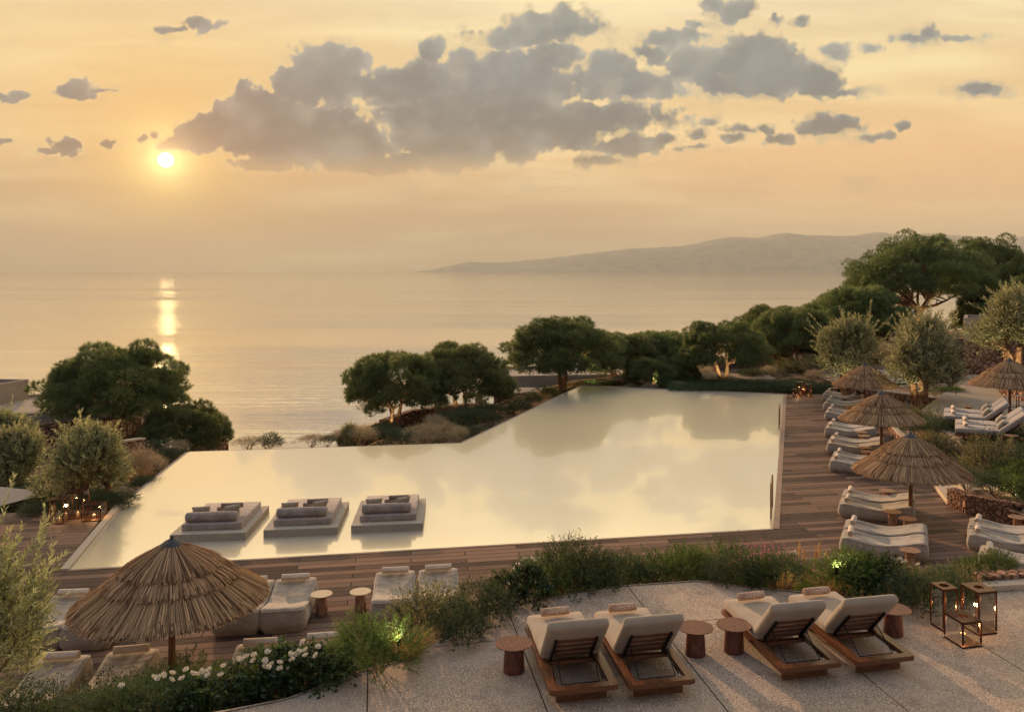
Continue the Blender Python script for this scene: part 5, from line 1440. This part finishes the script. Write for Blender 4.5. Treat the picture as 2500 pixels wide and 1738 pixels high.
# plume grasses
def plume_grass(p, s, label, n=5, leaf='grass'):
    rr_ = random.Random(int(p[0] * 100)); root = thing('plume_grass', label, 'plume grass', p, rr_.uniform(0, 6), 'plume grasses in the bed', (s, s, s))
    link('foliage', SH['grass'][0], M[leaf], root)
    for k in range(n):
        x, y, h = rr_.uniform(-.22, .22), rr_.uniform(-.15, .15), rr_.uniform(.7, 1.05)
        mb = MB(); mb.tube([(x * .3, y * .3, 0), (x * .7, y * .7, h * .55), (x, y, h - .1)], .004, 5); st_ = mb.obj('stem', M['straw_grass'], root)
        rg = np.random.default_rng(k + 5); m_ = 260; u = rg.uniform(0, 1, m_)
        b_ = np.stack([x + .0 * u, y + 0 * u, h - .16 + u * .26], 1); wd = .024 * np.sin(np.pi * np.clip(u * .9 + .1, 0, 1)) + .006
        d = unit(rg.normal(size=(m_, 3)) * np.array([1, 1, .2]) + np.array([0, 0, 1.0]))
        link('plume', leaf_mesh('plume', [blades(b_, d, wd * 1.6, .006, rg, rg.uniform(.3, 1, m_))]), M['straw_grass'], st_)
    return root
plume_grass(on_bed(1022, 1560, 1.2), 1.0, 'pale plume grass in front of the twiggy shrubs', 5)
plume_grass(on_bed(1235, 1440, .7), .8, 'small plume grass left of the cream-flowered shrub', 3)
plume_grass(on_bed(1985, 1440, 1.5), 1.05, 'plume grass with russet spikes left of the spotlit shrub', 5)
shrub('grass', on_bed(2035, 1455, 1.55), .75, 'dry golden grass tuft left of the spotlit shrub')
shrub('grass', on_bed(1000, 1625, 1.6), .7, 'green grass tuft right of the spotlit shrub', mat='grass')
shrub('grass', on_bed(1840, 1440, 1.6), .6, 'green grass tuft under the pink flowers', mat='grass')
shrub('grass', on_bed(1905, 1440, 1.55), .65, 'green grass tuft beside the magenta flowers', mat='grass')

# white open flowers standing over the bed
def bloom_mesh(seed):
    rng = random.Random(seed); mb = MB()
    for ringn, (n, tilt, L_) in enumerate(((8, 35, .042), (6, 58, .036))):
        for k in range(n):
            a = 2 * math.pi * k / n + rng.uniform(-.12, .12) + ringn * .4; t_ = R(tilt + rng.uniform(-8, 8))
            d = Vector((math.cos(a) * math.cos(t_), math.sin(a) * math.cos(t_), math.sin(t_))); s = Vector((-math.sin(a), math.cos(a), 0)); u = d.cross(s)
            b = Vector((0, 0, 0)); p1 = d * L_ * .55 - u * .004; tip = d * L_ * .98 + Vector((0, 0, .008))
            vs = [mb.bm.verts.new(q) for q in (b, p1 + s * .012, tip, p1 - s * .012)]
            mb.bm.faces.new(vs)
    mb.lathe([(.002, .0), (.009, .004), (.009, .012), (.002, .016)], 8)
    return mb.mesh('bloom', False)
BLM = [bloom_mesh(1), bloom_mesh(2)]
def blooms(label, pts, Y, foot, group='white flowers in the bed', size=1.3):
    root = thing('white_flowers', label, 'flowers', foot, 0, group)
    f = Vector(foot); rr_ = random.Random(len(pts))
    for k, (px, py) in enumerate(pts):
        p = PT(px, py, Y + rr_.uniform(-.12, .12)); o = link('bloom', BLM[k % 2], M['white'], root); o.location = p - f
        o.rotation_euler = (R(rr_.uniform(18, 50)), R(rr_.uniform(-25, 25)), rr_.uniform(0, 6)); o.scale = (size,) * 3
        mb = MB(); q = p - f; b = Vector((q.x * .8, q.y + .08, q.z - .5)); mb.tube([b, b.lerp(q, .6) + Vector((.01, 0, .02)), q], .0035, 5); mb.obj('stem', M['grass'], o).matrix_parent_inverse = Matrix.Identity(4)
        ch = o.children[0]; ch.parent = root
    return root
z2 = lambda x, y: (x * .30581, 1250 + y * .30581)
z3 = lambda x, y: (600 + x * .30581, 1250 + y * .30581)
F1 = [z2(*p) for p in ((970, 1392), (1225, 1327), (1265, 1327), (1298, 1305), (1362, 1345), (1370, 1295), (1455, 1335))]
F2 = [z2(*p) for p in ((1488, 1265), (1532, 1298), (1570, 1302), (1605, 1275), (1665, 1308), (1673, 1265), (1762, 1308), (1785, 1237))]
F3 = [z2(*p) for p in ((1900, 1178), (1935, 1183), (1968, 1162), (2030, 1190), (2030, 1147), (2135, 1120), (2115, 1187), (2100, 1243), (2137, 1245), (2168, 1222), (2232, 1210), (2235, 1255))]
F4 = [z3(*p) for p in ((355, 1250), (355, 1140), (390, 1143), (418, 1120), (375, 1183), (480, 1108), (483, 1150), (575, 1083), (567, 1147))]
for lb, F_, Yb in (('leftmost cluster of white open flowers in the bed', F1, 10.3), ('second cluster of white open flowers in the bed', F2, 10.4), ('third cluster of white open flowers in the bed', F3, 10.55), ('rightmost cluster of white open flowers before the lounger', F4, 10.7)):
    cx = sum(p[0] for p in F_) / len(F_); x = (cx - CX) * Yb / FPX
    blooms(lb, F_, Yb, (x, Yb + .1, bed_z(x, Yb)), size=1.3)
F5 = [(2178, 1365), (2188, 1368), (2197, 1366), (2202, 1376), (2210, 1372), (2222, 1388), (2242, 1380), (1932, 1352), (1940, 1350), (1946, 1356)]
blooms('cream flower heads before the nearest right lounger pair', F5[:7], 14.6, (5.6, 14.6, bed_z(5.6, 14.6)), size=1.3)
blooms('small cream flower heads left of the plume grass', F5[7:], 15.0, (3.85, 15.0, bed_z(3.85, 15.0)), size=1.3)
blooms('cream flowers on the glossy shrub in mid bed', [z3(x, y) for x, y in ((2180, 430), (2200, 445), (2222, 438), (2240, 455), (2262, 425), (2205, 470))], 13.9, (-.75, 13.9, bed_z(-.75, 13.9)), size=1.3)
blooms('pale green flower cluster beside the lowest left lounger', [z2(x, y) for x, y in ((395, 1325), (420, 1310), (440, 1300), (455, 1312), (430, 1330), (412, 1338))], 11.9, (-7.3, 11.9, .4), size=.8)

# planted beds on the right
RB = [(0, 'box', 2380, 1060, .42, 1.5, 1.2, 'dark shrub against the front of the raised terrace'), (0, 'box', 2440, 1085, .42, 1.5, 1.1, 'dark shrub below the nearest grey lounger'), ('russet', 'gold', 2300, 1115, .42, 1.3, 1.0, 'russet twiggy shrub behind the stone steps'), (0, 'box', 2460, 1165, .45, 1.4, 1.1, 'dark shrub beside the tall golden-tipped one'),
 ('russet', 'box', 2215, 1040, .42, 1.3, 1.1, 'russet-tipped shrub at the corner behind the second right parasol'), ('gold', 'gold', 2265, 1050, .42, 1.3, 1.2, 'dark shrub before the raised terrace loungers, left'),
 (0, 'box', 2300, 1080, .42, 1.4, 1.2, 'dark shrub behind the nearest right parasol top'), (0, 'box', 2350, 1085, .42, 1.5, 1.2, 'dense dark shrub in the middle of the right bed'), (0, 'gold', 2400, 1090, .42, 1.4, 1.2, 'twiggy shrub in front of the terrace side table'),
 (0, 'box', 2440, 1120, .42, 1.6, 1.3, 'large dark shrub right of the middle of the right bed'), (0, 'gold', 2490, 1110, .42, 1.5, 1.3, 'twiggy shrub at the right edge below the loungers'), (0, 'gold', 2420, 1175, .42, 1.35, 1.7, 'tall golden-tipped shrub above the rubble planter wall'),
 (0, 'box', 2360, 1190, .45, .8, .75, 'small round dark shrub at the corner of the planter wall'), (0, 'fern', 2478, 1195, .5, 1.0, 1.1, 'bright green shrub lit by a spotlight in the planter'), (0, 'box', 2430, 1205, .5, .9, .8, 'low dark shrub on the lip of the planter wall'), (0, 'fern', 2500, 1222, .5, .9, .8, 'lit green shrub at the right end of the planter wall'),
 ('greyleaf', 'grass', 2275, 1090, .42, .8, .8, 'pale grass tuft left of the nearest right parasol top'), (0, 'box', 2240, 1065, .42, 1.1, 1.0, 'dark green shrub right of the low kerb wall'), ('grass', 'fern', 2310, 965, .7, 1.3, .6, 'low green shrub in the wedge behind the right olive'), 
 (0, 'box', 2400, 1105, .42, 1.5, 1.2, 'dark shrub under the twiggy one in the right bed'), (0, 'box', 2330, 1060, .5, 1.3, .9, 'dark shrub at the foot of the raised terrace'), (0, 'box', 2480, 1150, .45, 1.5, 1.2, 'dense shrub at the right edge above the planter')]
for mt, kind, px, py, z, s, h, lb in RB:
    q = W(px, py, z); shrub(kind, (q.x, q.y, z - .03), s * 1.25, lb, mat=mt if mt and mt != 'gold' else None, h=h * 1.3)
# far garden mounds: behind the pool's far edge, left garden, beyond the infinity edge
FB = [('box', None, 1720, 953, 52, 1.8, .9), ('grey', None, 1700, 946, 54, 1.5, 1.0), ('box', None, 1770, 957, 51, 2.2, 1.0), ('grey', None, 1790, 946, 53, 1.5, 1.0), ('box', None, 1820, 958, 51, 2.2, 1.1), ('box', None, 1865, 958, 51, 2.2, 1.2), ('grey', None, 1850, 948, 52.5, 1.4, 1.0),
 ('box', None, 1905, 958, 50.5, 2.2, 1.1), ('box', None, 1960, 960, 50.5, 2.2, 1.1), ('box', 'russet', 2015, 965, 49.5, 1.6, 1.2), ('grey', None, 1585, 955, 52, 1.2, .8), ('grey', None, 1660, 952, 52, 1.5, .9), ('box', 'russet', 1840, 925, 57, 2.0, 1.2), ('grey', None, 1880, 922, 57, 2.0, 1.3), ('gold', 'russet', 1915, 915, 58, 2.2, 1.6),
 ('gold', None, 1960, 912, 57, 2.2, 1.9), ('gold', None, 2000, 915, 55, 2.0, 1.8), ('grey', None, 1990, 935, 53, 1.4, 1.2), ('grey', 'straw_grass', 2010, 945, 52, 1.2, .9), ('grey', None, 1540, 950, 53, 1.0, .6), ('box', None, 1440, 948, 54, 2.4, .9), ('box', None, 1500, 955, 54, 2.4, .9),
 ('grey', None, 830, 1078, 38, 1.3, .8), ('grey', None, 885, 1082, 37.5, 1.6, 1.2), ('box', 'russet', 930, 1078, 39, 1.6, 1.1), ('box', None, 985, 1082, 38.5, 1.9, 1.1), ('box', 'russet', 940, 1060, 42, 1.4, 1.0), ('grey', None, 1035, 1082, 37.5, 1.9, 1.3), ('grey', None, 1075, 1078, 37.8, 1.8, 1.4), ('grey', None, 1060, 1050, 41, 1.6, 1.1),
 ('grey', 'straw_grass', 1120, 1078, 36.5, 1.2, .95), ('box', None, 1100, 1045, 42, 2.2, 1.4), ('box', None, 1150, 1035, 43, 2.2, 1.4), ('box', None, 1200, 1020, 45, 2.2, 1.3), ('box', None, 1250, 1005, 46.5, 2.0, 1.2), ('box', None, 1160, 1062, 39, 1.3, .7), ('grey', None, 1120, 1030, 46, 1.5, 1.2), ('grey', None, 1168, 1010, 48, 1.2, .9),
 ('box', 'russet', 1200, 1035, 42, 1.1, .9), ('box', None, 1290, 985, 48.5, 1.6, 1.1), ('box', None, 1330, 965, 51, 1.6, .9), ('box', None, 655, 1092, 37, 1.3, 1.0), ('grey', 'straw_grass', 610, 1095, 37, 1.6, .8), ('grey', 'straw_grass', 760, 1087, 37, 1.5, .7), ('box', 'russet', 800, 1086, 37.5, 1.2, .7), ('gold', None, 905, 1010, 48, 1.6, 1.1), ('gold', None, 1065, 1005, 50, 1.6, 1.2),
 ('box', None, 380, 1140, 36, 1.5, 1.2), ('box', None, 400, 1110, 39, 1.8, 1.2), ('grey', 'straw_grass', 430, 1112, 38, 1.3, 1.0), ('box', None, 420, 1125, 36, 1.3, .9), ('grey', None, 345, 1170, 30, 1.3, 1.6), ('grass', 'grass', 332, 1185, 29.5, 1.1, 1.3), ('grey', None, 365, 1165, 31, 1.2, 1.2), ('box', 'russet', 355, 1200, 28.5, 1.1, .9), ('box', None, 380, 1165, 32.5, 1.5, 1.2),
 ('box', None, 285, 1240, 25.6, 1.2, .8), ('box', None, 255, 1245, 25.2, 1.1, .8), ('box', None, 225, 1240, 25.4, 1.2, .9), ('box', None, 100, 1258, 24.8, 1.2, .7), ('box', None, 65, 1225, 28, 1.8, .9), ('box', None, 20, 1225, 28.5, 1.8, .8), ('grey', None, 130, 1222, 27.5, 1.4, 1.1), ('grey', 'russet', 60, 1200, 30, 2.0, 1.1), ('grey', 'russet', 10, 1190, 31, 2.2, 1.2), ('grey', 'russet', 130, 1190, 31, 2.0, 1.0), ('grey', None, 135, 1165, 33, 1.6, 1.0), ('box', None, 480, 1085, 44, 1.6, .9), ('gold', None, 520, 1088, 44, 1.6, .9), ('gold', None, 400, 1065, 46, 1.7, 1.1), ('box', None, 120, 1235, 25.6, 1.3, .8)]
def where(px, Y):
    if Y < 33 and px < 450: return 'in the left garden behind the deck'
    if px < 560: return 'on the slope left of the pool end'
    if px < 1350: return 'beyond the middle overflow edge'
    return 'behind the far pool edge'
look = {'box': 'dark green mounded shrub', 'grey': 'silvery mounded shrub', 'gold': 'twiggy dark shrub', 'grass': 'upright green grass clump', 'russet': 'russet mounded shrub', 'straw_grass': 'straw-coloured mounded shrub'}
cnt = {}
def side_of(px, w_):
    pos = sorted(q[2] for q in FB if where(q[2], q[4]) == w_)
    return pos
for kind, mt, px, py, Y, s, h in FB:
    w_ = where(px, Y); lk = look[mt] if mt in look else look[kind]
    same = sorted(q[2] + q[4] * .001 for q in FB if where(q[2], q[4]) == w_ and (look[q[1]] if q[1] in look else look[q[0]]) == lk)
    i_ = same.index(px + Y * .001); on = ['first', 'second', 'third', 'fourth', 'fifth', 'sixth', 'seventh', 'eighth', 'ninth', 'tenth', 'eleventh', 'twelfth', 'thirteenth', 'fourteenth'][i_]
    if len(same) == 1: lb = f'only {lk} {w_}'
    elif i_ == len(same) - 1: lb = f'rightmost {lk} {w_}'
    elif i_ == 0: lb = f'leftmost {lk} {w_}'
    else: lb = f'{lk} {w_}, {on} from the left'
    p = PT(px, py, Y); z = p.z
    shrub(kind, (p.x, p.y, z - .02), s, lb, mat=mt, h=h, group='mounded shrubs of the far garden')

# low ground cover no one could count
def ground_cover(name, label, region, n, LL, LW, mat, seed, zf, hgt=.12):
    rng = np.random.default_rng(seed)
    p = region(rng, n); n = len(p)
    z = np.array([zf(a, b) for a, b in p]); b_ = np.column_stack([p, z])
    d = unit(rng.normal(0, .5, (n, 3)) + np.array([0, 0, 1]))
    o = link(name, leaf_mesh(name, [sprig_leaves(rng, b_, d, hgt * rng.uniform(.5, 1.4, n), 7, LL, LW, .9)]), M[mat])
    return tag(o, label, 'ground cover', kind='stuff')
def strip_region(s0, s1, u0=0, u1=1):
    def f(rng, n):
        u = rng.uniform(u0, u1, n) * (nu - 1); s = rng.uniform(s0, s1, n) * (nv - 1)
        q = BED.reshape(nv, nu, 3)
        den = np.sin(u * .55) + np.sin(u * .21 + s * .5) + rng.normal(0, .6, n)
        k = den > -.3
        return q[s.astype(int)[k], u.astype(int)[k], :2] + rng.normal(0, .05, (k.sum(), 2))
    return f
def _bz(a, b): return bed_z(a, b) - .01
ground_cover('ground_cover', 'low dark ground cover filling the sloping bed', strip_region(.22, .95), 5200, .035, .014, 'darkleaf', 8, _bz, .2)
def box_region(x0, x1, y0, y1): return lambda rng, n: np.column_stack([rng.uniform(x0, x1, n), rng.uniform(y0, y1, n)])
ground_cover('ground_cover', 'low dark ground cover under the shrubs of the right bed', lambda rng, n: (lambda q: q[(q[:, 0] > 13.0 + (q[:, 1] - 31) * .28) & (q[:, 0] < 17.5)])(np.column_stack([rng.uniform(12.6, 17, n), rng.uniform(22.5, 36, n)])), 5200, .07, .025, 'darkleaf', 12, lambda a, b: .40, .34)
ground_cover('ground_cover', 'low dark ground cover behind the far pool edge', box_region(5.5, 14.8, 49.6, 53.5), 5000, .08, .03, 'darkleaf', 9, lambda a, b: -.02, .28)
ground_cover('ground_cover', 'low dark ground cover in the left garden', box_region(-20, -13.5, 25.2, 31), 4200, .07, .025, 'darkleaf', 10, lambda a, b: ground(a, b) - .02, .2)

# ------------------------------------------------------------------ garden spotlights
def spotlight(p, aim, label, power, size=R(70), col=(1, .86, .5)):
    d = (Vector(aim) - Vector(p)).normalized(); q = d.to_track_quat('Z', 'Y').to_euler()
    root = thing('garden_spotlight', label, 'spotlight', p, 0, 'small spotlights under the plants')
    mb = MB(); mb.tube([(0, 0, -.12), (0, 0, .01)], .008, 6); mb.obj('spike', M['metal'], root)
    mb = MB(); mb.lathe([(.028, -.05), (.034, -.045), (.034, .03), (.036, .035), (.036, .045), (.028, .045), (.027, .03)], 16); h_ = mb.obj('head', M['metal'], root); h_.rotation_euler = q; h_.location = (0, 0, .05)
    mb = MB(); mb.lathe([(.001, .026), (.026, .026), (.026, .028), (.001, .029)], 16); g_ = mb.obj('lens', M['lampglass'], h_)
    ld = bpy.data.lights.new('spot_light', 'SPOT'); ld.energy = power; ld.spot_size = size; ld.spot_blend = .6; ld.color = col; ld.shadow_soft_size = .03
    lo_ = bpy.data.objects.new('spot_light', ld); COL.objects.link(lo_); lo_.parent = root
    lo_.location = Vector((0, 0, .05)) + d * .06; lo_.rotation_euler = (-d).to_track_quat('Z', 'Y').to_euler()
def sl(px, py, Y, dz_, aim, lb, pw, size=80):
    p = PT(px, py, Y); p.z = dz_ if dz_ is not None else p.z
    a = PT(*aim); spotlight(p, a, lb, pw, R(size))
q = on_bed(935, 1668, 1.68)
spotlight((q[0] + .14, q[1] + .30, bed_z(q[0], q[1] + .3) + .32), (q[0] + .12, q[1] + .1, 2.6), 'small spotlight under the bright green shrub in the front bed', 11, R(165))
q = on_bed(2065, 1475, 1.68)
spotlight((q[0] - .1, q[1] + .12, q[2] + .42), (q[0] - .1, q[1] + .2, 2.9), 'small spotlight in the green shrub behind the rightmost teak lounger', 12, R(165))
spotlight((W(2475, 1215, .5).x, W(2475, 1215, .5).y, .55), (13.2, 26, 1.3), 'small spotlight in the planter at the right edge', 60, R(110))
sl(2075, 945, 44.8, .5, (2040, 850, 46.5), 'small spotlight under the olive behind the farthest parasol', 160, 100)
sl(2230, 985, 38.9, .95, (2200, 900, 40.3), 'small spotlight under the large right olive', 110, 100)
sl(2470, 930, 42.3, 1.0, (2455, 840, 44), 'small spotlight under the olive behind the terrace parasol', 300, 100)
sl(2225, 868, 63.2, 1.0, (2240, 790, 66), 'small spotlight under the great umbrella pine', 600, 80)
sl(1765, 935, 53.5, .15, (1772, 880, 55), 'small spotlight by the forked trunk behind the pool', 200, 80)
sl(1440, 935, 52.6, .1, (1450, 895, 54.5), 'small spotlight under the pine at the left far pool corner', 300, 90)
sl(1600, 945, 52.6, .1, (1610, 910, 54), 'small spotlight before the low bushy pines', 160, 90)
sl(1990, 900, 58.5, .2, (1975, 850, 60), 'small spotlight by the grey pavilion wall', 150, 90)
sl(1100, 1035, 46.5, -.9, (1110, 950, 48), 'small spotlight under the right middle pine', 90, 80)
sl(955, 1045, 44, -1.2, (950, 980, 45), 'small spotlight under the left middle pine', 50, 80)
sl(292, 1080, 41.0, None, (288, 960, 44), 'small spotlight under the broad left pine', 40, 80)
sl(470, 1095, 42, -1.9, (470, 1050, 43), 'small spotlight under the small left pine', 60, 90)

# ------------------------------------------------------------------ sea air
m, t = material('sea_haze')
v_ = t.new('ShaderNodeVolumePrincipled'); v_.inputs['Color'].default_value = (.80, .79, .68, 1)
v_.inputs['Density'].default_value = 4.2e-5; v_.inputs['Anisotropy'].default_value = .0
t.l.new(v_.outputs[0], t.out.inputs['Volume'])
m.cycles.homogeneous_volume = True
mb = MB(); mb.box((0, 17800, 546), (62000, 36400, 1122))
hz = mb.obj('haze', m, smooth=False); tag(hz, 'thin warm sea haze that fades the far hills', kind='stuff')
